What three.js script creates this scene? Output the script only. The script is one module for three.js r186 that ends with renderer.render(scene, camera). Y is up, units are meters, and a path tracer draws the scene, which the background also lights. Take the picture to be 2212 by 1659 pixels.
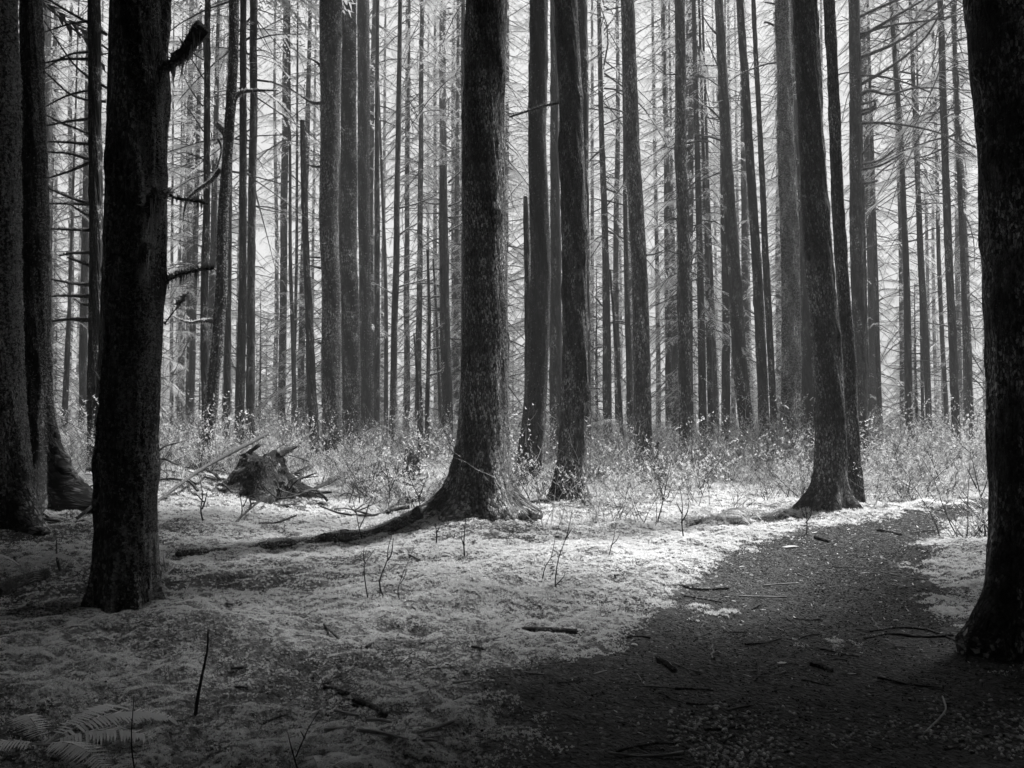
import * as THREE from 'three';
import { mergeGeometries } from 'three/addons/utils/BufferGeometryUtils.js';

// ------------------------------------------------------------------ camera, sky, sun, exposure
const scene = new THREE.Scene();
const W = 2212, HH = 1659, F = 1681, EYE = 1.6, PITCH = 2.2 * Math.PI / 180;   // the photograph at 2212 x 1659
const camera = new THREE.PerspectiveCamera(2 * Math.atan(HH / 2 / F) * 180 / Math.PI, W / HH, 0.05, 1500);
camera.position.set(0, EYE, 0);
camera.rotation.x = PITCH;
scene.add(camera);
const renderer = new THREE.WebGLRenderer({ antialias: true });
renderer.toneMapping = THREE.LinearToneMapping;
renderer.toneMappingExposure = 3.1;
renderer.shadowMap.enabled = true;

{ // an overcast sky, brighter towards the zenith, a little brighter round the veiled sun
  const w = 256, h = 128, a = new Float32Array(w * h * 4), sd = new THREE.Vector3(0.34, 0.86, -0.38).normalize();
  for (let j = 0; j < h; j++) for (let i = 0; i < w; i++) {
    const el = ((j + 0.5) / h - 0.5) * Math.PI, az = ((i + 0.5) / w - 0.5) * 2 * Math.PI;
    const d = new THREE.Vector3(Math.cos(el) * Math.cos(az), Math.sin(el), Math.cos(el) * Math.sin(az));
    const s = Math.max(0, d.y);
    let v = 0.22 * (0.85 + 0.9 * s) + 0.2 * Math.exp((d.dot(sd) - 1) * 9);
    if (d.y < 0) v = 0.1;
    a.set([v, v, v, 1], (j * w + i) * 4);
  }
  const sky = new THREE.DataTexture(a, w, h, THREE.RGBAFormat, THREE.FloatType);
  sky.mapping = THREE.EquirectangularReflectionMapping; sky.magFilter = THREE.LinearFilter; sky.needsUpdate = true;
  scene.background = sky; scene.environment = sky;
}
const sun = new THREE.DirectionalLight(0xffffff, 4.0);
sun.position.set(34, 86, -38); sun.castShadow = true; sun.shadow.radius = 13;
sun.shadow.mapSize.set(4096, 4096);
Object.assign(sun.shadow.camera, { left: -70, right: 70, top: 70, bottom: -70, near: 1, far: 300 });
sun.target.position.set(0, 0, -15);
scene.add(sun, sun.target);
scene.fog = new THREE.FogExp2(0xffffff, 0.0028);

// ------------------------------------------------------------------ tools
function rng(seed) { let s = seed >>> 0; return () => { s = (s + 0x6D2B79F5) | 0; let t = Math.imul(s ^ (s >>> 15), 1 | s); t = (t + Math.imul(t ^ (t >>> 7), 61 | t)) ^ t; return ((t ^ (t >>> 14)) >>> 0) / 4294967296; }; }
const clamp = (x, a, b) => Math.min(b, Math.max(a, x)), lerp = (a, b, t) => a + (b - a) * t;
const sm = (a, b, x) => { const t = clamp((x - a) / (b - a), 0, 1); return t * t * (3 - 2 * t); };
function hash(i, j, s) { let h = Math.imul(i, 374761393) ^ Math.imul(j, 668265263) ^ Math.imul(s, 974634777); h = Math.imul(h ^ (h >>> 13), 1274126177); return ((h ^ (h >>> 16)) >>> 0) / 4294967296; }
const md = (i, n) => ((i % n) + n) % n;
function vn(x, y, s, px = 0, py = 0) {                               // value noise, optionally periodic
  const i = Math.floor(x), j = Math.floor(y), fx = x - i, fy = y - j, u = fx * fx * (3 - 2 * fx), v = fy * fy * (3 - 2 * fy);
  const X = (k) => px ? md(k, px) : k, Y = (k) => py ? md(k, py) : k;
  const a = hash(X(i), Y(j), s), b = hash(X(i + 1), Y(j), s), c = hash(X(i), Y(j + 1), s), d = hash(X(i + 1), Y(j + 1), s);
  return a + (b - a) * u + (c - a) * v + (a - b - c + d) * u * v;
}
function fb(x, y, s, o = 3) { let v = 0, a = 0.5, t = 0; for (let k = 0; k < o; k++) { v += a * vn(x, y, s + k); t += a; a *= 0.5; x = x * 2.03 + 7.1; y = y * 2.03 + 3.7; } return v / t; }
function pfb(x, y, s, px, py, o = 4) { let v = 0, a = 0.5, t = 0; for (let k = 0; k < o; k++) { v += a * vn(x, y, s + k, px, py); t += a; a *= 0.55; x *= 2; y *= 2; px *= 2; py *= 2; } return v / t; }
function worley(x, y, s, px, py) {
  const i0 = Math.floor(x), j0 = Math.floor(y); let f1 = 9, f2 = 9, id = 0;
  for (let j = -1; j <= 1; j++) for (let i = -1; i <= 1; i++) {
    const a = md(i0 + i, px), b = md(j0 + j, py), dx = i0 + i + hash(a, b, s) - x, dy = j0 + j + hash(a, b, s + 9) - y, d = dx * dx + dy * dy;
    if (d < f1) { f2 = f1; f1 = d; id = hash(a, b, s + 5); } else if (d < f2) f2 = d;
  }
  return [Math.sqrt(f1), Math.sqrt(f2), id];
}
const enc = (c) => Math.round(255 * clamp(c <= 0.0031308 ? 12.92 * c : 1.055 * Math.pow(c, 1 / 2.4) - 0.055, 0, 1));
function tex(n, f, srgb) {                                            // f(u, v) -> grey value
  const a = new Uint8Array(n * n * 4);
  for (let j = 0; j < n; j++) for (let i = 0; i < n; i++) { const v = f((i + 0.5) / n, (j + 0.5) / n), b = srgb ? enc(v) : Math.round(255 * clamp(v, 0, 1)); a.set([b, b, b, 255], (j * n + i) * 4); }
  const t = new THREE.DataTexture(a, n, n); t.wrapS = t.wrapT = THREE.RepeatWrapping; t.magFilter = THREE.LinearFilter; t.minFilter = THREE.LinearMipmapLinearFilter; t.generateMipmaps = true;
  if (srgb) t.colorSpace = THREE.SRGBColorSpace; t.needsUpdate = true; return t;
}
const V = (x, y, z) => new THREE.Vector3(x, y, z);
const grey = (v) => new THREE.Color().setRGB(v, v, v);

// names, tags
const taken = {};
function numbered(n) { const k = taken[n] = (taken[n] ?? -1) + 1; return k ? `${n}_${String(k).padStart(3, '0')}` : n; }
function tag(o, label, category, group, kind) { if (label) o.userData.label = label; if (category) o.userData.category = category; if (group) o.userData.group = group; if (kind) o.userData.kind = kind; return o; }
function mesh(name, geo, mat, parent = scene) { const m = new THREE.Mesh(geo, mat); m.name = parent === scene ? numbered(name) : name; m.castShadow = m.receiveShadow = true; parent.add(m); return m; }
function thing(name, label, category, pos, group) { const g = new THREE.Group(); g.name = numbered(name); g.position.copy(pos); scene.add(g); return tag(g, label, category, group); }

// from a place in the picture to a place in the wood
function ray(px, py) { return V((px - W / 2) / F, -(py - HH / 2) / F, -1).applyAxisAngle(V(1, 0, 0), PITCH); }
function atDepth(px, py, d) { const r = ray(px, py); return V(0, EYE, 0).addScaledVector(r, d / -r.z); }
function onGround(px, py, lift = 0) {
  const r = ray(px, py); let t = 1.5;
  for (let k = 0; k < 4000; k++) { const y = EYE + r.y * t; if (y <= hgt(r.x * t, r.z * t) + lift) break; t += 0.01 + t * 0.001; }
  return V(r.x * t, hgt(r.x * t, r.z * t) + lift, r.z * t);
}

// ------------------------------------------------------------------ the lie of the land
const PATH_L = [[0.35, 1], [0.2, -2], [0.1, -3.5], [0.05, -4.4], [0.42, -5.1], [1.0, -5.95], [1.5, -7.0], [2.6, -9.0], [3.5, -10.0], [5.4, -11.6], [6.8, -13.0], [8.6, -14.4], [12, -16.2], [20, -19]];
const PATH_R = [[3.1, 1], [3.0, -2], [3.0, -3.5], [2.95, -4.6], [3.1, -5.4], [3.55, -6.6], [4.2, -8.0], [4.9, -9.4], [6.2, -11.2], [7.9, -12.8], [9.6, -13.9], [12.6, -15.2], [20.5, -18]];
const pathPoly = [...PATH_L, ...PATH_R.slice().reverse()];
function pathDist(x, z) {                                             // metres inside the path (> 0) or outside
  let best = 1e9, inside = false;
  for (let i = 0, j = pathPoly.length - 1; i < pathPoly.length; j = i++) {
    const [ax, az] = pathPoly[j], [bx, bz] = pathPoly[i], dx = bx - ax, dz = bz - az, t = clamp(((x - ax) * dx + (z - az) * dz) / (dx * dx + dz * dz), 0, 1);
    best = Math.min(best, Math.hypot(x - ax - dx * t, z - az - dz * t));
    if ((az > z) !== (bz > z) && x < (bx - ax) * (z - az) / (bz - az) + ax) inside = !inside;
  }
  return inside ? best : -best;
}
const MOUNDS = [[-0.75, -10.9, 0.24, 1.1], [-3.0, -5.9, 0.1, 0.8], [-6.9, -12.2, 0.25, 1.6], [5.1, -12.7, 0.15, 0.9], [3.75, -5.3, 0.16, 0.75], [-0.35, -7.6, 0.1, 1.0], [-1.9, -5.2, 0.13, 0.7], [-2.9, -4.1, 0.2, 0.9], [0.9, -8.2, 0.08, 0.9], [-3.9, -10.3, 0.14, 0.9], [4.7, -7.0, 0.16, 0.5], [5.3, -8.6, 0.16, 0.6], [-6, -14, 0.3, 2], [0.6, -13.2, 0.1, 1]];
function hgt(x, z) {
  const p = sm(-0.5, 0.45, pathDist(x, z));
  let h = 0.16 * (fb(x * 0.5, z * 0.5, 11) - 0.5) + 0.10 * (fb(x * 1.3, z * 1.3, 15) - 0.5) + 0.04;
  h += 0.32 * sm(-2.2, -6.5, x) * sm(-22, -6, z) * sm(2, -3, z);
  for (const [mx, mz, a, r] of MOUNDS) { const q = ((x - mx) ** 2 + (z - mz) ** 2) / (r * r); if (q < 6) h += a * Math.exp(-q); }
  h = lerp(h, 0.03 * (fb(x * 0.8, z * 0.8, 31) - 0.5), p * 0.93);
  return h * sm(1.2, 2.6, Math.hypot(x, z)) + 0.6 * sm(25, 90, Math.hypot(x, z)) * (fb(x * 0.05, z * 0.05, 3) - 0.3);
}
const BARE = [[-2.4, -7.2, 0.9, 0.85], [-3.4, -6.6, 0.9, 0.9], [-1.7, -8.3, 0.6, 0.6], [-0.2, -9.9, 0.8, 0.75], [-1.3, -4.6, 0.7, 0.7], [-0.7, -5.0, 0.6, 0.6], [-2.2, -5.2, 0.55, 0.75], [-5.6, -8.6, 1.2, 0.85], [-4.6, -13.9, 1.3, 0.85], [-3.6, -13, 0.8, 0.7], [1, -12.9, 0.8, 0.7], [-4.2, -9.2, 0.7, 0.6]];
function moss(x, z) {                                                 // how much of the ground moss covers here
  const near0 = sm(-6.4, -4.6, z), p = pathDist(x, z) + lerp(0.6, 1.3, near0) * (fb(x * 1.7, z * 1.7, 41, 4) - 0.5);
  let m = sm(0.06, lerp(-0.15, -0.7, near0), p);
  const near = sm(-7.0, -4.6, z) * sm(-0.4, -0.8, p) ;
  m *= lerp(1, sm(0.33, 0.5, fb(x * 1.9, z * 1.9, 47, 4) + 0.06), 0.35 + 0.4 * near);
  const rag = 0.5 + fb(x * 2.4, z * 2.4, 49, 3);
  for (const [a, b, q, f] of BARE) m *= 1 - f * Math.exp(-Math.pow(((x - a) ** 2 + (z - b) ** 2) / (q * q) / (rag * rag), 1.5));
  return m;
}
const patches = [[1205, 1392, 0.16], [1245, 1400, 0.14], [1310, 1402, 0.09], [1790, 1396, 0.14], [2070, 1300, 0.25], [2060, 1225, 0.35], [1555, 1325, 0.12], [1500, 1312, 0.1]].map(([x, y, r]) => [onGround(x, y), r]);
const mossAll = (x, z) => { let m = moss(x, z); for (const [c, r] of patches) m = Math.max(m, Math.exp(-1.2 * Math.pow(Math.hypot((x - c.x) * 0.8, z - c.z) / r, 4)) * 0.95); return m; };

// ------------------------------------------------------------------ materials
const furrow = (u, v) => { const w = 0.06 * (pfb(u * 5, v * 5, 72, 5, 5, 3) - 0.5); return sm(0.06, 0.3, Math.abs(pfb((u + w) * 22, v * 5, 79, 22, 5, 3) - 0.5) * 2.2); };
const barkHeight = (u, v) => {
  const wx = u + 0.06 * (pfb(u * 6, v * 6, 70, 6, 6) - 0.5), wy = v + 0.06 * (pfb(u * 6, v * 6, 75, 6, 6) - 0.5);
  const [f1, f2, id] = worley(wx * 30, wy * 13, 3, 30, 13), [g1, g2] = worley(wx * 80, wy * 44, 4, 80, 44);
  return furrow(u, v) * (0.5 * sm(0.0, 0.34, f2 - f1) * (0.55 + 0.45 * id) + 0.22 * sm(0, 0.3, g2 - g1)) + 0.28 * pfb(u * 60, v * 34, 80, 60, 34);
};
const barkColor = (u, v) => {
  const h = barkHeight(u, v), big = pfb(u * 4, v * 2, 90, 4, 2, 4), wx = u + 0.04 * (pfb(u * 9, v * 6, 71, 9, 6) - 0.5), wy = v + 0.06 * (pfb(u * 6, v * 5, 76, 6, 5) - 0.5);
  const [a1, a2, id] = worley(wx * 52, wy * 22, 3, 52, 22), [b1, b2, jd] = worley(wx * 96, wy * 52, 14, 96, 52), edge = sm(0.02, 0.3, a2 - a1), edge2 = sm(0.05, 0.35, b2 - b1);
  const lich = sm(0.44, 0.6, big), crust = sm(0.56, 0.66, pfb(u * 14, v * 10, 99, 14, 10, 4)) * sm(0.35, 0.6, pfb(u * 70, v * 60, 101, 70, 60, 2));
  let c = 0.012 + 0.06 * h + (0.02 + 0.14 * lich) * edge * Math.pow(id, 3) * furrow(u, v) + (0.06 + 0.5 * lich) * edge2 * sm(0.66, 0.95, jd) * h * 1.5 + 0.22 * crust * lich;
  c *= 0.3 + 1.4 * pfb(u * 2, v * 2, 93, 2, 2, 4) ** 1.3;
  return c;
};
const speckColor = (u, v) => {                                       // bark crowded with small pale lichen flakes
  const h = barkHeight(u, v), wx = u + 0.03 * (pfb(u * 12, v * 8, 171, 12, 8) - 0.5), wy = v + 0.05 * (pfb(u * 8, v * 6, 176, 8, 6) - 0.5), [b1, b2, jd] = worley(wx * 54, wy * 27, 64, 54, 27), [c1, c2, kd] = worley(wx * 110, wy * 70, 65, 110, 70);
  const patch = sm(0.32, 0.66, pfb(u * 5, v * 3, 190, 5, 3, 4));
  let c = 0.01 + 0.05 * h * furrow(u, v) + (0.12 + 0.88 * patch) * (0.34 * Math.pow(Math.max(0, jd - 0.35) / 0.65, 2) * sm(0.03, 0.28, b2 - b1) + 0.2 * Math.pow(kd, 4) * sm(0.05, 0.3, c2 - c1));
  return c * (0.55 + 0.9 * pfb(u * 3, v * 2, 195, 3, 2, 3));
};
const SPECK_MAP = tex(1024, speckColor, true), BARK_MAP = tex(1024, barkColor, true), BARK_BUMP = tex(1024, barkHeight, false);
function barkMat(f, bump = 0.02) { return new THREE.MeshStandardMaterial({ vertexColors: true, color: grey(f), map: BARK_MAP, bumpMap: BARK_BUMP, bumpScale: bump, roughness: 1 }); }
function speckMat(f, bump) { const m = barkMat(f, bump); m.map = SPECK_MAP; return m; }
const M = {
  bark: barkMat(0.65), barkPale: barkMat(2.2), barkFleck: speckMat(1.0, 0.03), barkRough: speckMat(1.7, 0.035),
  dead: barkMat(0.95, 0.006), limb: new THREE.MeshStandardMaterial({ color: grey(0.05), roughness: 0.95 }),
  deadPale: new THREE.MeshStandardMaterial({ color: grey(0.085), roughness: 0.95 }),
  leaf: new THREE.MeshPhysicalMaterial({ color: grey(0.55), roughness: 1, transmission: 0.5, thickness: 0, side: THREE.DoubleSide }),
  leafPale: new THREE.MeshPhysicalMaterial({ color: grey(0.6), roughness: 1, transmission: 0.45, thickness: 0, side: THREE.DoubleSide }),
  leafDark: new THREE.MeshPhysicalMaterial({ color: grey(0.07), roughness: 1, transmission: 0.12, thickness: 0, side: THREE.DoubleSide }),  // near-black leaves for overhead crowns, to cut light on the near ground
  moss: new THREE.MeshPhysicalMaterial({ color: grey(1), roughness: 1, transmission: 0.55, thickness: 0, side: THREE.DoubleSide }),
  twig: new THREE.MeshStandardMaterial({ color: grey(0.03), roughness: 0.9 }),
  twigPale: new THREE.MeshStandardMaterial({ color: grey(0.58), roughness: 0.9 }),
  stone: new THREE.MeshStandardMaterial({ color: grey(0.33), roughness: 0.85 }),
  chip: new THREE.MeshStandardMaterial({ color: grey(1), roughness: 0.9 }),
};
const soilF = (u, v) => { const [f1, f2, id] = worley(u * 46 + 0.6 * pfb(u * 20, v * 20, 122, 20, 20, 2), v * 46, 33, 46, 46); return 0.008 + 0.05 * pfb(u * 12, v * 12, 120, 12, 12, 4) ** 2 + (0.012 + 0.09 * Math.pow(id, 7)) * sm(0.02, 0.2, f2 - f1); };
const SOIL_MAP = tex(1024, soilF, true), SOIL_BUMP = tex(512, (u, v) => pfb(u * 40, v * 40, 140, 40, 40, 4), false);
M.soil = new THREE.MeshStandardMaterial({ map: SOIL_MAP, bumpMap: SOIL_BUMP, bumpScale: 0.03, roughness: 0.95 });
const HUMUS_MAP = tex(1024, (u, v) => 0.9 * soilF(u, v) * 2.2 + 0.75 * pfb(u * 44, v * 44, 150, 44, 44, 4) ** 2.2, true);
M.humus = new THREE.MeshStandardMaterial({ vertexColors: true, map: HUMUS_MAP, bumpMap: SOIL_BUMP, bumpScale: 0.04, roughness: 1 });

// ------------------------------------------------------------------ ground and path: one sheet, split along the path's edge
{
  const axis = (lo, hi, step, far, g) => { const a = []; for (let x = lo; x <= hi + 1e-6; x += step) a.push(x); let s = step, x = a[a.length - 1]; while (x < far) { s *= g; x += s; a.push(x); } s = step; x = a[0]; while (x > -far) { s *= g; x -= s; a.unshift(x); } return a; };
  const xs = axis(-6.5, 8.5, 0.06, 260, 1.11), zs = axis(-15, -1.5, 0.055, 260, 1.11);
  const pos = [], uv = [], col = [], nx = xs.length;
  for (const z of zs) for (const x of xs) {
    const pd = pathDist(x, z), m = sm(0.1, -0.2, pd);
    const fine = 0.13 * (fb(x * 4.2, z * 4.2, 51, 3) - 0.5) + 0.035 * (fb(x * 14, z * 14, 55, 2) - 0.5), grit = 0.012 * (fb(x * 16, z * 16, 58, 2) - 0.5);
    pos.push(x, hgt(x, z) + lerp(grit, fine, m) * (Math.hypot(x, z) < 40 ? 1 : 0), z); uv.push(x / 0.9, z / 0.9); const g = lerp(0.2, 0.62, mossAll(x, z)); col.push(g, g, g);
  }
  const a = [], b = [];
  for (let j = 0; j + 1 < zs.length; j++) for (let i = 0; i + 1 < nx; i++) {
    const k = j * nx + i, t = pathDist((xs[i] + xs[i + 1]) / 2, (zs[j] + zs[j + 1]) / 2) > 0 ? b : a;
    t.push(k, k + nx, k + 1, k + 1, k + nx, k + nx + 1);
  }
  const make = (idx) => {
    const g = new THREE.BufferGeometry(); g.setAttribute('position', new THREE.Float32BufferAttribute(pos, 3)); g.setAttribute('uv', new THREE.Float32BufferAttribute(uv, 2)); g.setIndex(idx); g.computeVertexNormals();
    const used = new Int32Array(pos.length / 3).fill(-1), P = [], N = [], U = [], C = []; let n = 0; const na = g.attributes.normal.array;
    const I = idx.map((k) => { if (used[k] < 0) { used[k] = n++; P.push(pos[3 * k], pos[3 * k + 1], pos[3 * k + 2]); N.push(na[3 * k], na[3 * k + 1], na[3 * k + 2]); U.push(uv[2 * k], uv[2 * k + 1]); C.push(col[3 * k], col[3 * k], col[3 * k]); } return used[k]; });
    const o = new THREE.BufferGeometry(); o.setAttribute('position', new THREE.Float32BufferAttribute(P, 3)); o.setAttribute('normal', new THREE.Float32BufferAttribute(N, 3)); o.setAttribute('uv', new THREE.Float32BufferAttribute(U, 2)); o.setAttribute('color', new THREE.Float32BufferAttribute(C, 3)); o.setIndex(I); return o;
  };
  tag(mesh('ground', make(a), M.humus), 'forest floor of dark humus under the moss', 'ground', null, 'structure');
  tag(mesh('path', make(b), M.soil), 'dark trail of needles and grit winding past the trunks', 'path', null, 'structure');
}

// ------------------------------------------------------------------ shapes for wood
// a bent, tapered round bar along points [Vector3, radius]
function bar(pts, n, wob = 0, seed = 1, cap = true) {
  const P = [], U = [], I = [], R = rng(seed); let len = 0; const up = V(0, 0, 0), t = V(0, 0, 0), a = V(0, 0, 0), b = V(0, 0, 0);
  const ph = R() * 9;
  pts.forEach(([p, r], k) => {
    t.subVectors(pts[Math.min(k + 1, pts.length - 1)][0], pts[Math.max(k - 1, 0)][0]).normalize();
    if (k === 0) { up.set(0, 0, 1); if (Math.abs(t.z) > 0.9) up.set(1, 0, 0); }
    a.crossVectors(t, up).normalize(); b.crossVectors(a, t).normalize(); up.copy(b);
    if (k) len += p.distanceTo(pts[k - 1][0]);
    for (let i = 0; i <= n; i++) {
      const q = i / n * 2 * Math.PI, rr = r * (1 + wob * (2 * vn((i % n) * 1.3 + ph, len * 14 + ph, seed) - 1));
      P.push(p.x + rr * (a.x * Math.cos(q) + b.x * Math.sin(q)), p.y + rr * (a.y * Math.cos(q) + b.y * Math.sin(q)), p.z + rr * (a.z * Math.cos(q) + b.z * Math.sin(q)));
      U.push(i / n * 6.28 * Math.max(0.01, pts[0][1]), len);
    }
  });
  const m = n + 1;
  for (let k = 0; k + 1 < pts.length; k++) for (let i = 0; i < n; i++) { const q = k * m + i; I.push(q, q + 1, q + m, q + 1, q + m + 1, q + m); }
  if (cap) for (const [k, f] of [[0, 1], [pts.length - 1, 0]]) { const c = P.length / 3, p = pts[k][0]; P.push(p.x, p.y, p.z); U.push(0, 0); for (let i = 0; i < n; i++) f ? I.push(c, k * m + i + 1, k * m + i) : I.push(c, k * m + i, k * m + i + 1); }
  const g = new THREE.BufferGeometry(); g.setAttribute('position', new THREE.Float32BufferAttribute(P, 3)); g.setAttribute('uv', new THREE.Float32BufferAttribute(U, 2)); g.setIndex(I); g.computeVertexNormals(); return g;
}
function curve(ctrl, n) {                                             // ctrl: [Vector3, radius]
  const c = new THREE.CatmullRomCurve3(ctrl.map((q) => q[0]), false, 'centripetal'), out = [];
  for (let k = 0; k <= n; k++) { const t = k / n, f = t * (ctrl.length - 1), i = Math.min(ctrl.length - 2, Math.floor(f)); out.push([c.getPoint(t), lerp(ctrl[i][1], ctrl[i + 1][1], f - i)]); }
  return out;
}
function soup(tris) { const g = new THREE.BufferGeometry(); g.setAttribute('position', new THREE.Float32BufferAttribute(tris, 3)); return g; }
// hanging strands of moss under a bar
function fringe(pts, R, perM, len) {
  const t = []; let total = 0;
  for (let k = 1; k < pts.length; k++) total += pts[k][0].distanceTo(pts[k - 1][0]);
  const n = Math.ceil(total * perM);
  for (let i = 0; i < n; i++) {
    const f = R() * (pts.length - 1.001), k = Math.floor(f), p = pts[k][0].clone().lerp(pts[k + 1][0], f - k), r = pts[k][1];
    p.x += (R() - 0.5) * r * 1.4; p.z += (R() - 0.5) * r * 1.6; p.y -= r * 0.5;
    const l = len * (0.3 + R() * R() * 1.4), w = 0.004 + 0.006 * R(), q = R() * 3.14, cx = Math.cos(q) * w, cz = Math.sin(q) * w, sx = (R() - 0.5) * l * 0.3, sz = (R() - 0.5) * l * 0.3;
    t.push(p.x - cx, p.y, p.z - cz, p.x + cx, p.y, p.z + cz, p.x + sx, p.y - l, p.z + sz);
  }
  return t;
}
// short upright tufts on top of and round a bar
function fuzz(pts, R, perM, len) {
  const t = []; let total = 0; for (let k = 1; k < pts.length; k++) total += pts[k][0].distanceTo(pts[k - 1][0]);
  for (let i = 0, n = Math.ceil(total * perM); i < n; i++) {
    const f = R() * (pts.length - 1.001), k = Math.floor(f), p = pts[k][0].clone().lerp(pts[k + 1][0], f - k), r = lerp(pts[k][1], pts[k + 1][1], f - k);
    const d = V(R() - 0.5, R() * 1.1 - 0.25, R() - 0.5).normalize(); p.addScaledVector(d, r * 0.85);
    const l = len * (0.5 + R()), w = V(R() - 0.5, R() - 0.5, R() - 0.5).normalize().multiplyScalar(l * 0.22), e = p.clone().addScaledVector(d, l).add(V((R() - 0.5) * l, (R() - 0.5) * l, (R() - 0.5) * l));
    t.push(p.x - w.x, p.y - w.y, p.z - w.z, p.x + w.x, p.y + w.y, p.z + w.z, e.x, e.y, e.z);
  }
  return t;
}

// trunk: rings round a bent axis, with bark relief and root flare; local to the base
// s: [height, x offset, radius] rising; o: { n, step, relief, roots, flare, seed }
function trunkGeo(s, o) {
  const P = [], U = [], I = [], K = [], N = o.n, seed = o.seed, R = rng(seed);
  const rows = []; const vis = o.vis, top = s[s.length - 1][0];
  for (let y = -0.35; y < vis; y += o.step) rows.push(y);
  for (let y = vis; y < top; y += Math.max(0.8, (top - vis) / 14)) rows.push(y); rows.push(top);
  const knots = o.relief ? Array.from({ length: Math.round(o.vis * 3) }, () => [0.8 + R() * vis, R() * 6.283, (0.015 + 0.05 * R() * R()) * Math.min(1, s[0][2] * 3), 0.05 + 0.09 * R()]) : [];
  const lean = (R() - 0.5) * 0.02, roots = o.roots || Array.from({ length: 5 }, (_, k) => [k * 1.257 + R() * 0.8, 0.5 + R() * 0.8]);
  const rref = s[0][2];
  const at = (y) => {
    let k = 0; while (k < s.length - 2 && y > s[k + 1][0]) k++;
    const f = (y - s[k][0]) / (s[k + 1][0] - s[k][0]), t = y < s[0][0] ? f : clamp(f, 0, 1);
    const k0 = s[Math.max(0, k - 1)], k1 = s[k], k2 = s[k + 1], k3 = s[Math.min(s.length - 1, k + 2)];
    if (t < 0) return [k1[1] + (k2[1] - k1[1]) * t, k1[2]];
    const m1 = (k2[1] - k0[1]) / (k2[0] - k0[0] || 1) * (k2[0] - k1[0]), m2 = (k3[1] - k1[1]) / (k3[0] - k1[0] || 1) * (k2[0] - k1[0]);
    const t2 = t * t, t3 = t2 * t;
    return [(2 * t3 - 3 * t2 + 1) * k1[1] + (t3 - 2 * t2 + t) * m1 + (-2 * t3 + 3 * t2) * k2[1] + (t3 - t2) * m2, lerp(k1[2], k2[2], t)];
  };
  for (const y of rows) {
    const [cx0, r0] = at(y), cx = cx0 + 0.3 * r0 * (vn(y * 0.4, seed * 1.7, seed) - 0.5), cz = lean * y + 0.05 * r0 * Math.sin(y * 0.9 + seed);
    for (let i = 0; i <= N; i++) {
      const q = i / N * 2 * Math.PI - Math.PI / 2, qi = (i % N) / N * 2 * Math.PI;      // the seam faces away from the path
      const c = Math.cos(q), sn = Math.sin(q), ax = Math.cos(qi), az = Math.sin(qi);
      let r = r0;
      const yb = Math.max(0, y);
      const fl = o.flare * 1.35 * Math.exp(-yb / (o.flareH || r0 * 1.6));
      let lobe = 0.08; for (const [ra, rs] of roots) { let d = Math.atan2(Math.sin(q - ra - 0.25 * yb), Math.cos(q - ra - 0.25 * yb)); lobe += rs * Math.exp(-d * d * 13) * (0.8 + 0.5 * fb(y * 6 + ra * 3, q * 4 + 20, seed, 2)); }
      r *= 1 + fl * lobe;
      for (const [ky, ka, kr, ks] of knots) { const dy = (y - ky) / ks; if (dy > 2.5 || dy < -2.5) continue; const d = Math.atan2(Math.sin(q - ka), Math.cos(q - ka)) * r0 / ks; if (d < 2.5 && d > -2.5) r += kr * Math.exp(-d * d - dy * dy); }
      if (o.relief) {
        const u = ax * 3 + 10, w = az * 3 + 10;
        r += o.relief * (1.5 * (fb(u * r0 * 8 + w * 1.7, y * 3.2 + w * r0 * 7, seed + 3, 3) - 0.5) + 1.4 * (fb(u * r0 * 22 + seed, y * 5 + w * r0 * 20, seed + 7, 2) - 0.5));
        r += o.knob ? o.knob * Math.pow(fb(u * 1.1 + seed, y * 1.5 + w * 1.1, seed + 13, 2), 5) * 2.2 : 0;
      } else r *= 1 + 0.14 * (vn(y * 2.5 + ax, az * 1.5, seed) - 0.5);
      P.push(cx + r * c, y, cz - r * sn);
      { const a3 = ax * 1.7 * r0 * 2 + 30, b3 = az * 1.7 * r0 * 2 + 30, pt = fb(a3 * 1.6 + y * 0.35, b3 * 1.6 + y * 1.1, seed + 21, 4), sp = fb(a3 * 7 + seed, b3 * 7 + y * 5, seed + 31, 2), kk = 0.35 + 1.3 * sm(0.3, 0.72, pt) + 0.5 * sm(0.5, 0.75, sp); K.push(kk, kk, kk); }
      U.push(i / N * 2 * Math.PI * rref * (o.us || 1) + seed * 0.37, y * 0.9 * (o.us || 1) + seed * 0.61);
    }
  }
  const m = N + 1;
  for (let k = 0; k + 1 < rows.length; k++) for (let i = 0; i < N; i++) { const q = k * m + i; I.push(q, q + 1, q + m, q + 1, q + m + 1, q + m); }
  const c = P.length / 3; P.push(at(top)[0], top + 0.02, lean * top); U.push(0, top); K.push(1, 1, 1);
  for (let i = 0; i < N; i++) I.push(c, (rows.length - 1) * m + i, (rows.length - 1) * m + i + 1);
  const g = new THREE.BufferGeometry(); g.setAttribute('position', new THREE.Float32BufferAttribute(P, 3)); g.setAttribute('uv', new THREE.Float32BufferAttribute(U, 2)); g.setAttribute('color', new THREE.Float32BufferAttribute(K, 3)); g.setIndex(I); g.computeVertexNormals();
  { const nn = g.attributes.normal; for (let k = 0; k < rows.length; k++) { const a = k * m, b = k * m + N, v = V(nn.getX(a) + nn.getX(b), nn.getY(a) + nn.getY(b), nn.getZ(a) + nn.getZ(b)).normalize(); nn.setXYZ(a, v.x, v.y, v.z); nn.setXYZ(b, v.x, v.y, v.z); } }
  g.userData = { at, rows, m };
  return g;
}

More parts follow.
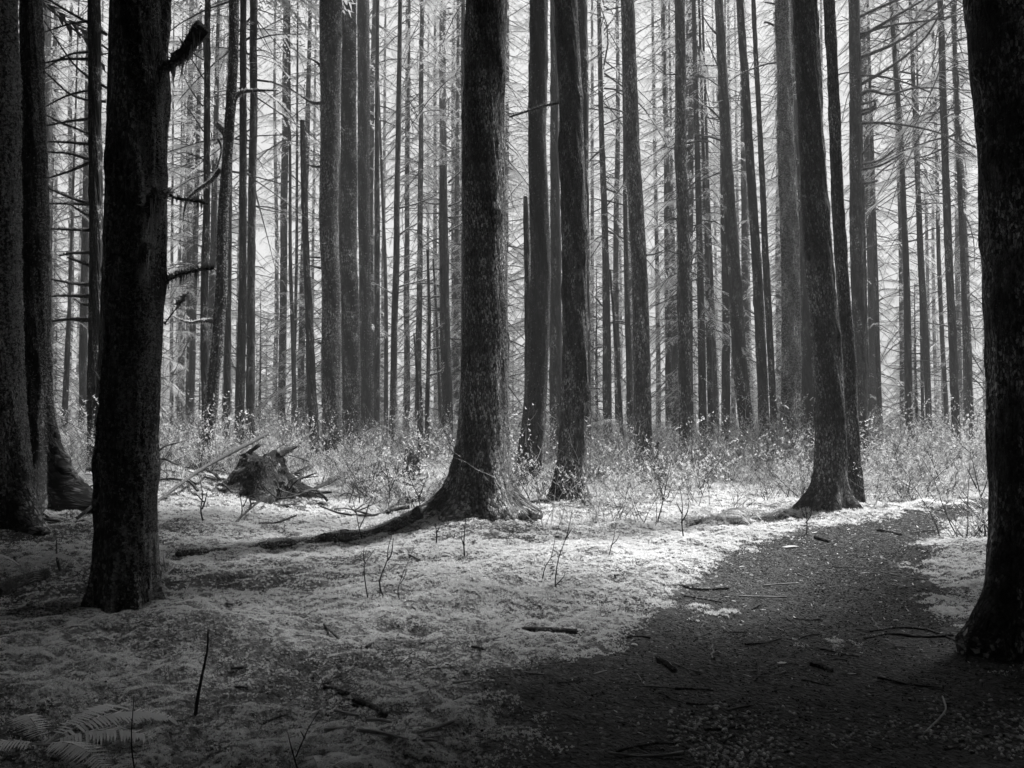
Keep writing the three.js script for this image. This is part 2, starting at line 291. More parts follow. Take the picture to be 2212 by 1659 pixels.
// ------------------------------------------------------------------ crowns
function crownGeo(seed, o) {                                          // o: { y0, y1, r0, r1, per, droop, leaf }
  const R = rng(seed), L = [], B = [];
  const put = (p, d, side, l, w) => { const e = p.clone().addScaledVector(d, l); L.push(p.x - side.x * w, p.y - side.y * w, p.z - side.z * w, p.x + side.x * w, p.y + side.y * w, p.z + side.z * w, e.x, e.y, e.z); };
  let az = R() * 6;
  for (let y = o.y0; y < o.y1; y += (o.gap || 0.28) * (0.5 + R())) {
    const t = (y - o.y0) / (o.y1 - o.y0), len = lerp(o.r0, o.r1, Math.pow(t, 0.8)) * Math.min(1.35, (0.25 + 1.0 * R()) * (0.55 + 0.9 * vn(y * 0.45, az * 0.7, seed)));
    if (R() < (o.bare || 0) * (1 - t)) continue;
    az += R() * 6.28;
    const out = V(Math.cos(az), 0, Math.sin(az)), side = V(-out.z, 0, out.x), rise = 0.25 - 0.3 * (1 - t) + (R() - 0.5) * 1.3, droop = o.droop * (0.5 + 1.6 * R());
    const bend = (R() - 0.5) * 1.1;
    const at = (s) => V(0, y, 0).addScaledVector(out, len * s).addScaledVector(side, len * bend * s * s).add(V(0, len * (rise * s - droop * s * s), 0));
    const pts = []; for (let k = 0; k <= 4; k++) pts.push([at(k / 4), 0.009 + 0.03 * (len / 3) * (1 - k / 4.2)]);
    B.push(bar(pts, 3, 0, 1, false));
    const dens = 0.45 + 0.55 * sm(0.25, 0.6, R());                    // some limbs nearly bare
    for (let s = 0.2 + R() * 0.1; s < 1; s += (o.twig || 0.14) / len * (0.7 + 0.6 * R())) {
      for (const k of [-1, 1]) {
        if (R() > dens) continue;
        const p = at(s), l = (0.22 + 0.5 * R()) * len * 0.36 * (1.15 - s * 0.75) + 0.08;
        const dir = out.clone().multiplyScalar(0.75 + 0.3 * R()).addScaledVector(side, k * (0.7 + 0.4 * R())).add(V(0, -0.25 - 0.5 * R(), 0)).normalize();
        const w = V(dir.z, 0.5 * (R() - 0.5), -dir.x).normalize(), bendT = (R() - 0.5) * 3, sag = 0.7 * R();
        for (let q = 0.05; q < l; q += o.leaf * 0.62) {
          if (R() < 0.14) continue; const pp = p.clone().addScaledVector(dir, q).addScaledVector(w, 0.25 * bendT * q * q); pp.y -= (0.35 + sag) * q * q;
          const d1 = dir.clone().addScaledVector(w, 0.9 + 0.3 * R()).add(V(0, -0.3 * R() - 0.1, 0)).normalize(), d2 = dir.clone().addScaledVector(w, -0.9 - 0.3 * R()).add(V(0, -0.3 * R() - 0.1, 0)).normalize();
          const ll = o.leaf * (0.7 + 0.6 * R());
          put(pp, d1, dir, ll, o.leaf * 0.26); put(pp, d2, dir, ll, o.leaf * 0.26);
        }
      }
    }
  }
  return { leaves: soup(L), wood: mergeGeometries(B.map((g) => { g.deleteAttribute('uv'); return g; })) };
}
const CROWNS = [
  crownGeo(101, { y0: 4, y1: 35, r0: 3.4, r1: 1.5, droop: 0.26, leaf: 0.085, bare: 0.3, gap: 0.14, twig: 0.1 }),
  crownGeo(102, { y0: 3, y1: 35, r0: 3.0, r1: 1.2, droop: 0.36, leaf: 0.08, bare: 0.4, gap: 0.13, twig: 0.1 }),
  crownGeo(103, { y0: 6, y1: 35, r0: 3.8, r1: 1.6, droop: 0.24, leaf: 0.085, bare: 0.3, gap: 0.145, twig: 0.1 }),
  crownGeo(104, { y0: 2.2, y1: 34, r0: 2.9, r1: 1.3, droop: 0.4, leaf: 0.08, bare: 0.25, gap: 0.13, twig: 0.1 }),
  crownGeo(105, { y0: 0.4, y1: 7.5, r0: 1.9, r1: 0.5, droop: 0.3, leaf: 0.08, bare: 0.1, gap: 0.055, twig: 0.08 }),   // a young one
  crownGeo(106, { y0: 0, y1: 12, r0: 4.6, r1: 0.8, droop: 0.14, leaf: 0.24, bare: 0.0, gap: 0.045, twig: 0.13 }),      // overhead top of a tall one, leaves packed to block light
];
function crown(parent, k, y, s, turn, mat = M.leaf, sx = s) {
  const c = mesh('crown', CROWNS[k].leaves, mat, parent); c.position.y = y; c.scale.set(sx, s, sx); c.rotation.y = turn; c.userData.kind = 'stuff';
  const w = mesh('fine_limbs', CROWNS[k].wood, M.limb, parent); w.position.y = y; w.scale.set(sx, s, sx); w.rotation.y = turn; w.userData.kind = 'stuff';
}

// ------------------------------------------------------------------ moss sprigs (shared shape)
function sprigGeo(seed, n, flat) {
  const R = rng(seed), t = [];
  for (let k = 0; k < n; k++) {
    const a = R() * 6.283, e = flat * (0.3 + R()), d = V(Math.cos(a) * Math.cos(e), Math.sin(e), Math.sin(a) * Math.cos(e)), w = V(-Math.sin(a), (R() - 0.5) * 0.6, Math.cos(a)).multiplyScalar(0.1 + 0.07 * R()), l = 0.7 + 0.6 * R(), m = d.clone().multiplyScalar(l * 0.5), q = d.clone().multiplyScalar(l); q.y -= 0.18 * l;
    t.push(0, 0, 0, m.x + w.x, m.y + w.y, m.z + w.z, q.x, q.y, q.z, 0, 0, 0, q.x, q.y, q.z, m.x - w.x, m.y - w.y, m.z - w.z);
  }
  return soup(t);
}
const FROND = [sprigGeo(17, 6, 1.1), sprigGeo(18, 7, 0.9), sprigGeo(19, 6, 1.3)];
const SPRIG = [sprigGeo(7, 7, 0.7), sprigGeo(8, 8, 0.5), sprigGeo(9, 6, 0.9)];
function instances(name, geo, mat, list, parent = scene) {            // list: [Vector3, normal, size, grey]
  const im = new THREE.InstancedMesh(geo, mat, list.length), m = new THREE.Matrix4(), q = new THREE.Quaternion(), q2 = new THREE.Quaternion(), c = new THREE.Color(), up = V(0, 1, 0), R = rng(list.length + 5);
  list.forEach(([p, n, s, g], i) => { q.setFromUnitVectors(up, n); q2.setFromAxisAngle(up, R() * 6.283); q.multiply(q2); m.compose(p, q, typeof s === 'number' ? V(s, s, s) : s); im.setMatrixAt(i, m); im.setColorAt(i, c.setRGB(g, g, g)); });
  im.name = parent === scene ? numbered(name) : name; im.castShadow = im.receiveShadow = true; im.userData.kind = 'stuff'; parent.add(im); return im;
}
// moss over a trunk: where(height, angle) -> 0..1
function trunkMoss(parent, geo, n, size, g, where, ymax, seed, name = 'moss') {
  const R = rng(seed), p = geo.attributes.position, no = geo.attributes.normal, { rows, m } = geo.userData, list = [];
  let K = rows.findIndex((y) => y > ymax); if (K < 0) K = rows.length - 1;
  for (let tries = 0; list.length < n && tries < n * 12; tries++) {
    const k = 5 + Math.floor(R() * (K - 6)), i = Math.floor(R() * (m - 1)), a = k * m + i, b = a + m + 1;
    const N = V(no.getX(a), no.getY(a), no.getZ(a));
    if (N.z < -0.35 || R() > where(rows[k], N)) continue;
    const f = R(); list.push([V(lerp(p.getX(a), p.getX(b), f), lerp(p.getY(a), p.getY(b), R()), lerp(p.getZ(a), p.getZ(b), f)), N, size * (0.5 + R()), g * (0.5 + R())]);
  }
  instances(name, SPRIG[seed % 3], M.moss, list, parent);
}

// ------------------------------------------------------------------ the trunks of the photograph
// d: metres ahead; s: [y, x, width] down the picture; b: dead limbs in picture points
const STUBS = [0, 1, 2, 3, 4].map((k) => { const R = rng(300 + k), c = []; const n = 6; for (let i = 0; i <= n; i++) { const t = i / n; c.push([V(t, 0.12 * Math.sin(t * 3 + k) - 0.16 * t * t * (k % 2 ? 1 : -0.6) + (R() - 0.5) * 0.03, (R() - 0.5) * 0.05), 0.024 * (1 - t * 0.85)]); } return bar(c, 5, 0.2, k); });
let nth = 0;
function tree(name, label, d, s, o = {}) {
  const k = nth++, R = rng(1000 + k * 17), low = s[s.length - 1];
  const foot0 = atDepth(low[1], low[0], d), z = foot0.z;
  const world = s.map(([y, x, w]) => { const p = atDepth(x, y, d); return [p.y, p.x, w / 2 / F * -z * 0.97 * Math.cos(Math.atan((x - W / 2) / F))]; }).reverse();
  // the foot: the lowest point's line carried down to the ground
  const w0 = world[0], w1 = world[1] || w0, slope = o.vert ? 0 : clamp((w1[1] - w0[1]) / Math.max(0.3, w1[0] - w0[0]), -0.4, 0.4);
  let gy = hgt(w0[1], z); let bx = w0[1] - slope * Math.max(0, w0[0] - gy); gy = hgt(bx, z);
  const base = V(bx, gy, z);
  const loc = world.filter((q) => q[0] > gy + 0.02).map(([y, x, r]) => [y - gy, x - bx, r]);
  loc.unshift([0, 0, w0[2] * 1.04]);
  const topS = loc[loc.length - 1], prev = loc[loc.length - 2];
  const height = o.height || (o.snag ? topS[0] : 27 + R() * 8);
  const vis = Math.min(topS[0] + 1.2, height - 0.3);
  if (!o.snag) {
    const sl = clamp((topS[1] - prev[1]) / (topS[0] - prev[0]), -0.12, 0.12);
    loc.push([lerp(topS[0], height, 0.5), topS[1] + sl * (height - topS[0]) * 0.4, topS[2] * 0.62]);
    loc.push([height, topS[1] + sl * (height - topS[0]) * 0.6, 0.03]);
  }
  const near = d < 15, mid = d < 30;
  const geo = trunkGeo(loc, { n: near ? 72 : mid ? 28 : 14, step: near ? 0.055 : mid ? 0.16 : 0.4, relief: near ? 0.016 : mid ? 0.02 : 0, knob: (o.knob ?? (mid ? 0.1 * w0[2] : 0)) * 0.5, roots: o.roots, flare: o.flare ?? 0.35, flareH: o.flareH, seed: 50 + k, us: d < 8 ? 1.15 : d < 15 ? 0.85 : 0.5, vis: Math.max(vis, 0.5) });
  const t = thing(name, label, o.category || (o.snag ? 'snag' : 'tree'), base, o.group);
  mesh('trunk', geo, o.mat || M.bark, t);
  const limb = (pts, r0, r1, mat, mossy) => {
    const c = curve(pts.map((p, i) => [p, lerp(r0, r1, i / (pts.length - 1))]), 12), m = mesh('dead_branch', bar(c, d < 15 ? 8 : 6, 0.25, k + 3), mat || M.dead, t);
    if (mossy) { const tr = [...fuzz(c, R, 420 * mossy, 0.035), ...fringe(c, R, 60 * mossy, 0.09 * mossy)]; const f = mesh('hanging_moss', soup(tr), o.mossMat || M.mossLimb, m); f.userData.kind = 'stuff'; }
    return m;
  };
  for (const [pp, w, e, mossy, fw] of o.b || []) {
    const q = (R() - 0.5) * 0.5; limb(pp.map(([x, y], i) => atDepth(x, y, d - (fw || 0) * (0.75 + 0.5 * i / pp.length) + (fw ? 0 : q * i / pp.length)).sub(base)), w / 2 / F * d, e / 2 / F * d, o.limbMat, mossy);
  }
  // dead stubs round the trunk
  const n = (o.stubs ?? (d < 34 ? 7 : 4)) * (d > 18 ? 2 : 1);
  for (let i = 0; i < n; i++) {
    const y = lerp(o.stubLow ?? 3, Math.min(vis, height * 0.9), R()), [cx, r] = geo.userData.at(y), a = R() * 6.283, l = (o.stubLen ?? 0.7) * (0.35 + 1.1 * R() * R() + 0.2);
    const m = mesh('dead_branch', STUBS[i % 5], o.limbMat || M.dead, t);
    m.position.set(cx + Math.cos(a) * r * 0.8, y, Math.sin(a) * r * 0.8); m.rotation.set(0, -a, (R() - 0.45) * 0.5); m.scale.set(l, lerp(1, l, 0.4), lerp(1, l, 0.4)); m.rotation.order = 'YXZ';
  }
  if (o.crown) for (const [kk, y, sc, mt, sx] of o.crown) { const [cx] = geo.userData.at(Math.min(y + 4, height)); const g = t; crown(g, kk, y, sc, R() * 6.28, mt, sx ?? sc); g.children.slice(-2).forEach((c) => { c.position.x = cx; }); }
  if (o.moss) { const [cnt, size, gr, where, ymax] = o.moss; trunkMoss(t, geo, Math.round(cnt * 2.0), size * 0.5, gr, where, ymax ?? vis, 60 + k); }
  if (o.lichen) { const [cnt, size, gr, where, ymax] = o.lichen; trunkMoss(t, geo, cnt, size, gr, where, ymax ?? vis, 80 + k, 'lichen'); }  // real growth; on the huge spruce it also paints a sunlit side
  return t;
}
M.mossLimb = new THREE.MeshPhysicalMaterial({ color: grey(0.22), roughness: 1, transmission: 0.3, thickness: 0, side: THREE.DoubleSide });
M.mossLimbPale = new THREE.MeshPhysicalMaterial({ color: grey(0.75), roughness: 1, transmission: 0.6, thickness: 0, side: THREE.DoubleSide });

const side = (s) => (y, N) => sm(0.35, 0.95, N.x * s) * 0.9 + 0.08;
const both = (y, N) => sm(0.4, 0.95, Math.abs(N.x)) * 0.8 + 0.15;
const patchy = (f, s) => (y, N) => sm(0.45, 0.65, fb(y * 1.2, Math.atan2(N.x, N.z) * 1.5 + 9, s, 3)) * f + 0.05;
const TOP = [5, 17, 1.1, M.leafDark];

// by the left edge
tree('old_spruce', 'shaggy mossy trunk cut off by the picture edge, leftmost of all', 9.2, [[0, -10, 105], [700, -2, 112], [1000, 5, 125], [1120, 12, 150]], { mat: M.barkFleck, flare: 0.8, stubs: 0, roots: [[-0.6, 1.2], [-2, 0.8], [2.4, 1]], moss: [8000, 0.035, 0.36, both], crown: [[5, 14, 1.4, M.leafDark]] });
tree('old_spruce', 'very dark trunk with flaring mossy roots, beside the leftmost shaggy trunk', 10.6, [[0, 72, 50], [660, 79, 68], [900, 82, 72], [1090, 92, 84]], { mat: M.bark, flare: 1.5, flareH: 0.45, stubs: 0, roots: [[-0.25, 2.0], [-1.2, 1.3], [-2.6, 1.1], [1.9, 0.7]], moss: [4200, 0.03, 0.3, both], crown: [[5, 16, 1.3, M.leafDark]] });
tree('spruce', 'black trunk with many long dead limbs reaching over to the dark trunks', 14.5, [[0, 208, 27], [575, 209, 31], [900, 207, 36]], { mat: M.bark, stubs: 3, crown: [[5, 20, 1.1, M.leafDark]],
  b: [[[[230, 75], [170, 38], [130, 15], [98, -5]], 7.5, 2.8, 0.4], [[[196, 45], [150, 52], [95, 70]], 6.0, 2.1, 0.3], [[[196, 112], [150, 118], [97, 148]], 6.0, 2.1, 0.4], [[[230, 190], [170, 150], [95, 45]], 6.0, 2.1, 0.2], [[[196, 128], [140, 128], [98, 136]], 7.5, 2.8, 0.4], [[[228, 220], [160, 208], [98, 156]], 6.0, 2.1, 0.3], [[[220, 190], [150, 205], [98, 230]], 6.0, 2.1, 0.3], [[[196, 256], [150, 262], [98, 272]], 7.5, 2.8, 0.5], [[[196, 290], [140, 268], [98, 248]], 6.0, 2.1, 0.3],
      [[[196, 312], [150, 308], [100, 306]], 7.5, 2.8, 0.6], [[[196, 345], [150, 332], [100, 328]], 7.5, 2.8, 0.6], [[[196, 350], [150, 370], [100, 386]], 7.5, 2.8, 0.4], [[[220, 447], [160, 430], [102, 406]], 9.0, 2.8, 0.6], [[[196, 441], [150, 440], [105, 440]], 7.5, 2.8, 0.7], [[[218, 474], [180, 460], [150, 440]], 7.5, 2.8, 0.4], [[[205, 497], [150, 496], [103, 494]], 9.0, 2.8, 0.8], [[[194, 546], [155, 547], [128, 553]], 7.5, 2.8, 0.8], [[[196, 575], [170, 565], [145, 556]], 7.5, 2.8, 0.8], [[[194, 616], [150, 611], [105, 602]], 9.0, 2.8, 0.7], [[[196, 640], [150, 639], [102, 640]], 9.0, 2.8, 0.6], [[[194, 660], [175, 655], [160, 645]], 7.5, 2.8, 0.5], [[[194, 692], [150, 690], [102, 696]], 10.5, 2.8, 0.7]] });
tree('hemlock', 'thin black trunk half hidden behind the big lichen-flecked trunk with stubs', 13.2, [[0, 241, 16], [575, 229, 18], [900, 215, 20]], { mat: M.bark, stubs: 2, crown: [[5, 21, 0.9, M.leafDark]] });
tree('old_spruce', 'big leaning trunk with mossy knobs and one thick drooping stub', 6.0, [[0, 314, 116], [300, 309, 121], [600, 299, 127], [900, 279, 130], [1150, 268, 132], [1330, 262, 134]], { mat: M.barkFleck, roots: [[0.1, 1.1], [-0.8, 0.8], [-1.7, 0.7], [3.0, 0.9], [-2.5, 0.8]], flare: 0.3, flareH: 0.18, stubs: 0, knob: 0.09, lichen: [2600, 0.014, 0.5, (y, N) => sm(0.2, 0.8, N.x) * sm(1.3, 0.7, y) * sm(0.42, 0.6, fb(y * 3, N.x * 4, 19)), 1.4], moss: [11000, 0.02, 0.32, (y, N) => sm(-0.1, 0.8, N.x) * sm(0.36, 0.6, fb(y * 2.4, N.x * 3, 29, 3)) + 0.25 * sm(0.5, 0.7, fb(y * 2, N.x * 3 + 5, 9)) + 0.04], crown: [[5, 15, 1.3, M.leafDark]], mossMat: M.mossLimb,
  b: [[[[330, 165], [365, 143], [390, 122], [415, 90], [440, 58]], 17, 34, 2.4], [[[322, 462], [334, 440], [342, 424], [346, 414]], 30, 40, 3, 0.27], [[[306, 568], [314, 548], [320, 532]], 26, 26, 2, 0.29], [[[247, 592], [249, 568], [250, 550]], 26, 22, 2, 0.26], [[[345, 612], [372, 600], [420, 585], [463, 580]], 9, 5, 1.6], [[[355, 700], [400, 640], [382, 660]], 3, 2, 0.5], [[[360, 415], [378, 427], [408, 432], [450, 440]], 5, 7, 0.9]] });

// left of the middle
tree('hemlock', 'slim dark trunk left of the crooked mossy tree, bare limbs to one side', 22, [[0, 449, 13], [440, 446, 15], [660, 442, 17], [930, 446, 18]], { mat: M.bark, stubs: 4, crown: [[5, 18, 0.8]], b: [[[[440, 170], [405, 120], [378, 115]], 3, 1, 0.2], [[[440, 130], [400, 105], [380, 95]], 3, 1, 0.2], [[[440, 285], [410, 240], [395, 225]], 3, 1, 0.2], [[[440, 345], [400, 330], [372, 335]], 3, 1, 0.2], [[[438, 230], [410, 190], [382, 130]], 3, 1, 0.2]] });
tree('crooked_tree', 'crooked mossy tree with bulging bent stubs, its foot sweeping towards the stump', 17.5, [[0, 507, 19], [150, 503, 20], [300, 493, 22], [380, 487, 22], [500, 479, 24], [640, 476, 26], [780, 465, 27], [900, 453, 27], [985, 440, 30], [1015, 428, 34]], { mat: M.bark, flare: 0.5, stubs: 3, stubLen: 0.4, mossMat: M.mossLimbPale, crown: [[5, 17, 0.8]], moss: [2200, 0.04, 0.45, both],
  b: [[[[495, 240], [505, 215], [520, 200], [545, 196], [600, 196]], 19, 3, 1.4], [[[492, 300], [484, 285], [470, 270]], 16, 13, 1], [[[476, 366], [455, 392], [430, 408], [404, 432], [395, 480]], 11, 3, 1.4], [[[470, 300], [478, 320], [468, 365]], 5, 3, 0.5], [[[462, 694], [440, 693], [410, 697], [372, 683]], 11, 3, 1.6]] });
tree('hemlock', 'straight grey trunk just behind the crooked mossy tree, upper limbs thin', 28, [[0, 547, 16], [575, 543, 18], [930, 541, 21]], { mat: M.bark, stubs: 9, stubLen: 1.4, crown: [[0, 6, 1]], b: [[[[552, 294], [590, 292], [650, 292], [692, 291]], 3, 1, 0.1], [[[552, 382], [600, 395], [640, 410]], 3, 1, 0.2], [[[552, 445], [590, 450], [650, 475]], 3, 1, 0.1]] });
tree('hemlock', 'dark bare pole squeezed between the crooked mossy tree and the straight grey trunk', 25, [[150, 526, 15], [575, 525, 17], [940, 517, 22]], { mat: M.bark, stubs: 7, crown: [[5, 17, 0.7]] });
tree('hemlock', 'pale hazy trunk standing clear before the brightest gap of sky', 42, [[0, 619, 15], [575, 612, 16], [910, 608, 17]], { mat: M.bark, stubs: 9, stubLen: 1.6, crown: [[1, 11, 1]] });
tree('broken_snag', 'short broken-topped mossy snag leaning beside the pale hazy trunk', 27, [[262, 654, 9], [400, 657, 13], [600, 664, 15], [920, 678, 22]], { mat: M.bark, snag: true, stubs: 6, stubLen: 0.35, stubLow: 2 });
tree('hemlock', 'thin dark pole close behind the pale hazy trunk, leaning slightly', 34, [[440, 627, 7], [575, 628, 8], [915, 638, 11]], { mat: M.bark, stubs: 5 });
tree('hemlock', 'second thin pole between the pale hazy trunk and the mossy snag', 36, [[400, 642, 6], [575, 641, 7], [915, 632, 8]], { mat: M.bark, stubs: 5 });
tree('hemlock', 'grey trunk seen between the big stubby trunk and the crooked mossy tree', 46, [[0, 411, 10], [400, 409, 14], [925, 409, 17]], { mat: M.bark, stubs: 6, stubLen: 1.4, crown: [[2, 9, 1]] });
tree('hemlock', 'grey trunk close beside the very dark flaring trunk, behind bare limbs', 37, [[0, 105, 18], [500, 107, 19], [925, 106, 22]], { mat: M.barkPale, stubs: 5, crown: [[0, 8, 1]] });
tree('hemlock', 'dim grey trunk behind the dead limbs, left of the black limbed trunk', 40, [[0, 189, 9], [300, 185, 15], [575, 181, 18], [925, 178, 20]], { mat: M.bark, stubs: 5, crown: [[3, 9, 1]] });
tree('hemlock', 'leaning grey pole between two hazy trunks behind the bare limbs', 38, [[640, 149, 7], [740, 146, 13], [925, 138, 15]], { mat: M.bark, stubs: 3 });
tree('hemlock', 'small far pole nearest the edge of the big stubby trunk', 52, [[690, 372, 8], [930, 370, 9]], { mat: M.bark, stubs: 6, stubLen: 0.5, stubLow: 1 });
tree('hemlock', 'small far pole with short side twigs near the grey trunk', 52, [[660, 388, 6], [930, 386, 9]], { mat: M.bark, stubs: 8, stubLen: 0.5, stubLow: 1 });
tree('hemlock', 'dark trunk close behind the foot of the crooked mossy tree', 27, [[450, 494, 13], [930, 489, 16]], { mat: M.bark, stubs: 5, crown: [[5, 18, 0.7]] });

// the middle
tree('spruce', 'sturdy grey mossy trunk with snaggy stubs, first of three side by side', 23, [[0, 714, 50], [300, 712, 42], [575, 713, 40], [900, 718, 43], [985, 718, 46]], { mat: M.barkFleck, flare: 0.25, stubs: 5, stubLen: 0.5, limbMat: M.dead, crown: [[5, 17, 1]], moss: [3000, 0.05, 0.3, both],
  b: [[[[694, 145], [685, 135], [665, 124]], 7, 2, 0.6], [[[692, 223], [675, 222], [650, 208]], 8, 2, 1.2], [[[692, 360], [678, 360], [664, 355]], 5, 2, 0.8], [[[692, 557], [680, 556], [667, 556]], 5, 2, 0.3], [[[696, 580], [683, 577], [668, 573]], 6, 2, 0.3], [[[720, 5], [712, 40], [730, 55], [722, 75]], 4, 3, 1.8], [[[733, 20], [728, 55], [738, 80]], 4, 3, 1.8], [[[700, 745], [690, 741], [686, 740]], 5, 3, 0.3]] });
tree('spruce', 'dark trunk in the middle of three side by side', 28, [[0, 752, 31], [575, 754, 40], [930, 758, 40]], { mat: M.bark, stubs: 2, moss: [1500, 0.06, 0.25, side(1)] });
tree('spruce', 'brownish grey trunk, last of three side by side', 31, [[0, 784, 28], [575, 787, 27], [920, 792, 31]], { mat: M.bark, stubs: 4, moss: [1000, 0.06, 0.25, side(1)] });
tree('hemlock', 'slender pale leaning trunk emerging from behind the three close trunks', 44, [[0, 811, 12], [260, 803, 12], [575, 801, 13], [920, 806, 15]], { mat: M.bark, stubs: 4, crown: [[2, 12, 1]] });
tree('hemlock', 'black trunk right beside the three close trunks', 33, [[440, 814, 12], [575, 814, 13], [915, 814, 14]], { mat: M.bark, stubs: 4 });
tree('hemlock', 'thin black pole in front of the brightest low background', 36, [[410, 825, 6], [600, 833, 8], [915, 834, 10]], { mat: M.bark, stubs: 5, stubLen: 0.3 });
tree('hemlock', 'mossy pole with curled stubs and snow-pale limbs reaching sideways', 30, [[420, 858, 13], [600, 855, 15], [925, 847, 14]], { mat: M.bark, stubs: 8, stubLen: 0.5, limbMat: M.dead, mossMat: M.mossLimbPale, b: [[[[852, 622], [890, 612], [925, 602]], 4, 2, 1], [[[851, 610], [870, 590], [910, 575]], 4, 2, 0.6], [[[856, 640], [840, 630], [803, 610]], 4, 2, 0.8], [[[858, 510], [880, 495], [910, 478]], 4, 2, 0.7], [[[860, 450], [900, 440], [945, 420]], 4, 2, 0.5]] });
tree('hemlock', 'light grey trunk beyond the mossy pole with curled stubs', 43, [[420, 880, 9], [600, 878, 12], [925, 880, 14]], { mat: M.bark, stubs: 12, stubLen: 0.4, crown: [[3, 12, 1]] });
tree('hemlock', 'grey broken trunk with comb-like limbs on both sides, left of the huge trunk', 29, [[360, 957, 15], [500, 958, 20], [700, 962, 22], [940, 966, 26]], { mat: M.bark, snag: true, stubs: 10, stubLen: 1.2, category: 'tree', mossMat: M.mossLimbPale, b: [[[[960, 640], [935, 642], [925, 650]], 5, 3, 1], [[[956, 670], [925, 670]], 5, 3, 1], [[[958, 750], [935, 755], [924, 760]], 5, 3, 1], [[[958, 620], [930, 612], [890, 614]], 4, 2, 0.6], [[[965, 470], [990, 468], [1000, 466]], 4, 3, 0.5], [[[968, 395], [985, 380], [995, 370]], 5, 3, 0.6], [[[968, 445], [985, 440], [1000, 432]], 5, 3, 0.6], [[[970, 500], [990, 488], [1000, 480]], 5, 3, 0.6], [[[955, 440], [930, 440], [900, 430]], 4, 2, 0.4]] });
tree('broken_pole', 'leaning dead pole with rung-like pale limbs beside the comb-limbed trunk', 27, [[540, 924, 5], [700, 927, 7], [920, 922, 10]], { mat: M.bark, snag: true, stubs: 0, mossMat: M.mossLimbPale, b: [[[[926, 812], [945, 806], [956, 800], [956, 780]], 5, 3, 0.8], [[[926, 720], [945, 710], [958, 700]], 4, 3, 0.8]] });
tree('broken_pole', 'second dead pole leaning across behind the rung-limbed pole', 31, [[560, 936, 4], [700, 944, 6], [920, 951, 8]], { mat: M.dead, snag: true, stubs: 4, stubLen: 0.4 });
tree('broken_pole', 'short charred pole standing alone in the bright gap', 25, [[720, 894, 3], [780, 899, 5], [930, 905, 7]], { mat: M.bark, snag: true, stubs: 0 });
tree('broken_pole', 'shortest broken pole beside the lone broken pole', 25, [[835, 909, 4], [930, 911, 6]], { mat: M.bark, snag: true, stubs: 0 });
tree('hemlock', 'faint trunk in the hazy foliage above the comb-limbed trunk', 48, [[0, 956, 14], [360, 958, 16], [900, 960, 18]], { mat: M.bark, stubs: 5, stubLen: 1.5, crown: [[0, 7, 1.1]] });
tree('hemlock', 'slim trunk peeping out along the left edge of the huge trunk', 30, [[0, 1000, 9], [400, 1001, 10], [900, 1002, 12]], { mat: M.bark, stubs: 4, crown: [[1, 12, 0.8]] });
tree('old_spruce', 'huge rough spruce with flared roots, biggest whole trunk, in the middle of the wood', 10.8, [[0, 1051, 90], [300, 1048, 91], [575, 1045, 95], [800, 1042, 101], [950, 1041, 108], [1050, 1040, 118], [1130, 1040, 128]], { mat: M.barkRough, flare: 0.6, flareH: 0.32, stubs: 0, knob: 0.05, roots: [[Math.PI, 1.5], [-0.25, 1.1], [-2.3, 0.9], [-1.2, 0.8], [-0.8, 0.5], [1.6, 0.6]], crown: [[5, 17, 1.2]], lichen: [3800, 0.017, 0.42, (y, N) => sm(0.05, 0.8, N.x) * sm(4.2, 0.3, y) * sm(0.4, 0.62, fb(y * 1.6 + 4, N.x * 3, 23)), 4.4], moss: [4200, 0.026, 0.28, (y, N) => sm(0.55, 0.98, Math.abs(N.x)) * 0.8 + sm(1.6, 0.1, y) * sm(-0.2, 0.8, N.x) * 0.6 + 0.1] });  // lichen kept to the right side also paints the sunlight there

// right of the huge spruce
tree('hemlock', 'dark trunk with curved foot, first beside the huge spruce', 17, [[0, 1162, 40], [300, 1162, 40], [575, 1165, 45], [776, 1160, 46], [900, 1152, 50], [980, 1144, 52], [1045, 1136, 54]], { mat: M.bark, flare: 0.35, stubs: 2, moss: [1800, 0.035, 0.16, both] });
tree('broken_snag', 'dark splintered snag tight against the curved-foot trunk', 20, [[425, 1135, 10], [575, 1138, 12], [900, 1140, 14]], { mat: M.bark, snag: true, stubs: 1 });
tree('hemlock', 'grey trunk showing in the slot between the curved-foot and the pitted trunk', 25, [[0, 1196, 16], [370, 1199, 20], [600, 1201, 26], [930, 1201, 28]], { mat: M.bark, stubs: 4 });
tree('spruce', 'pitted dark trunk with pale flecks and burl, its foot clear of twigs', 13.3, [[0, 1221, 50], [300, 1235, 52], [575, 1241, 54], [800, 1242, 56], [950, 1238, 60], [1050, 1234, 63], [1090, 1233, 66]], { mat: M.barkFleck, flare: 0.45, flareH: 0.3, stubs: 0, knob: 0.05, crown: [[5, 18, 1, M.leafDark, 0.8]], moss: [1800, 0.026, 0.22, (y, N) => sm(0.6, 1, N.x) * 0.8 + 0.1], b: [[[[1207, 222], [1180, 228], [1140, 240], [1100, 253]], 6, 4, 0.7]] });
tree('hemlock', 'trunk peering out along the edge of the pitted flecked trunk', 19, [[0, 1256, 26], [200, 1258, 28], [575, 1262, 24], [900, 1262, 26]], { mat: M.bark, stubs: 4, stubLen: 0.9 });
tree('hemlock', 'lichened straight trunk standing alone right of the pitted trunk', 20.5, [[0, 1356, 30], [300, 1366, 32], [575, 1379, 35], [800, 1387, 38], [1000, 1389, 39]], { mat: M.barkFleck, flare: 0.25, stubs: 3 });
tree('broken_snag', 'black rotten snag at the foot of the lichened straight trunk', 20, [[955, 1420, 9], [985, 1418, 14], [1040, 1416, 16]], { mat: M.bark, snag: true, stubs: 0 });
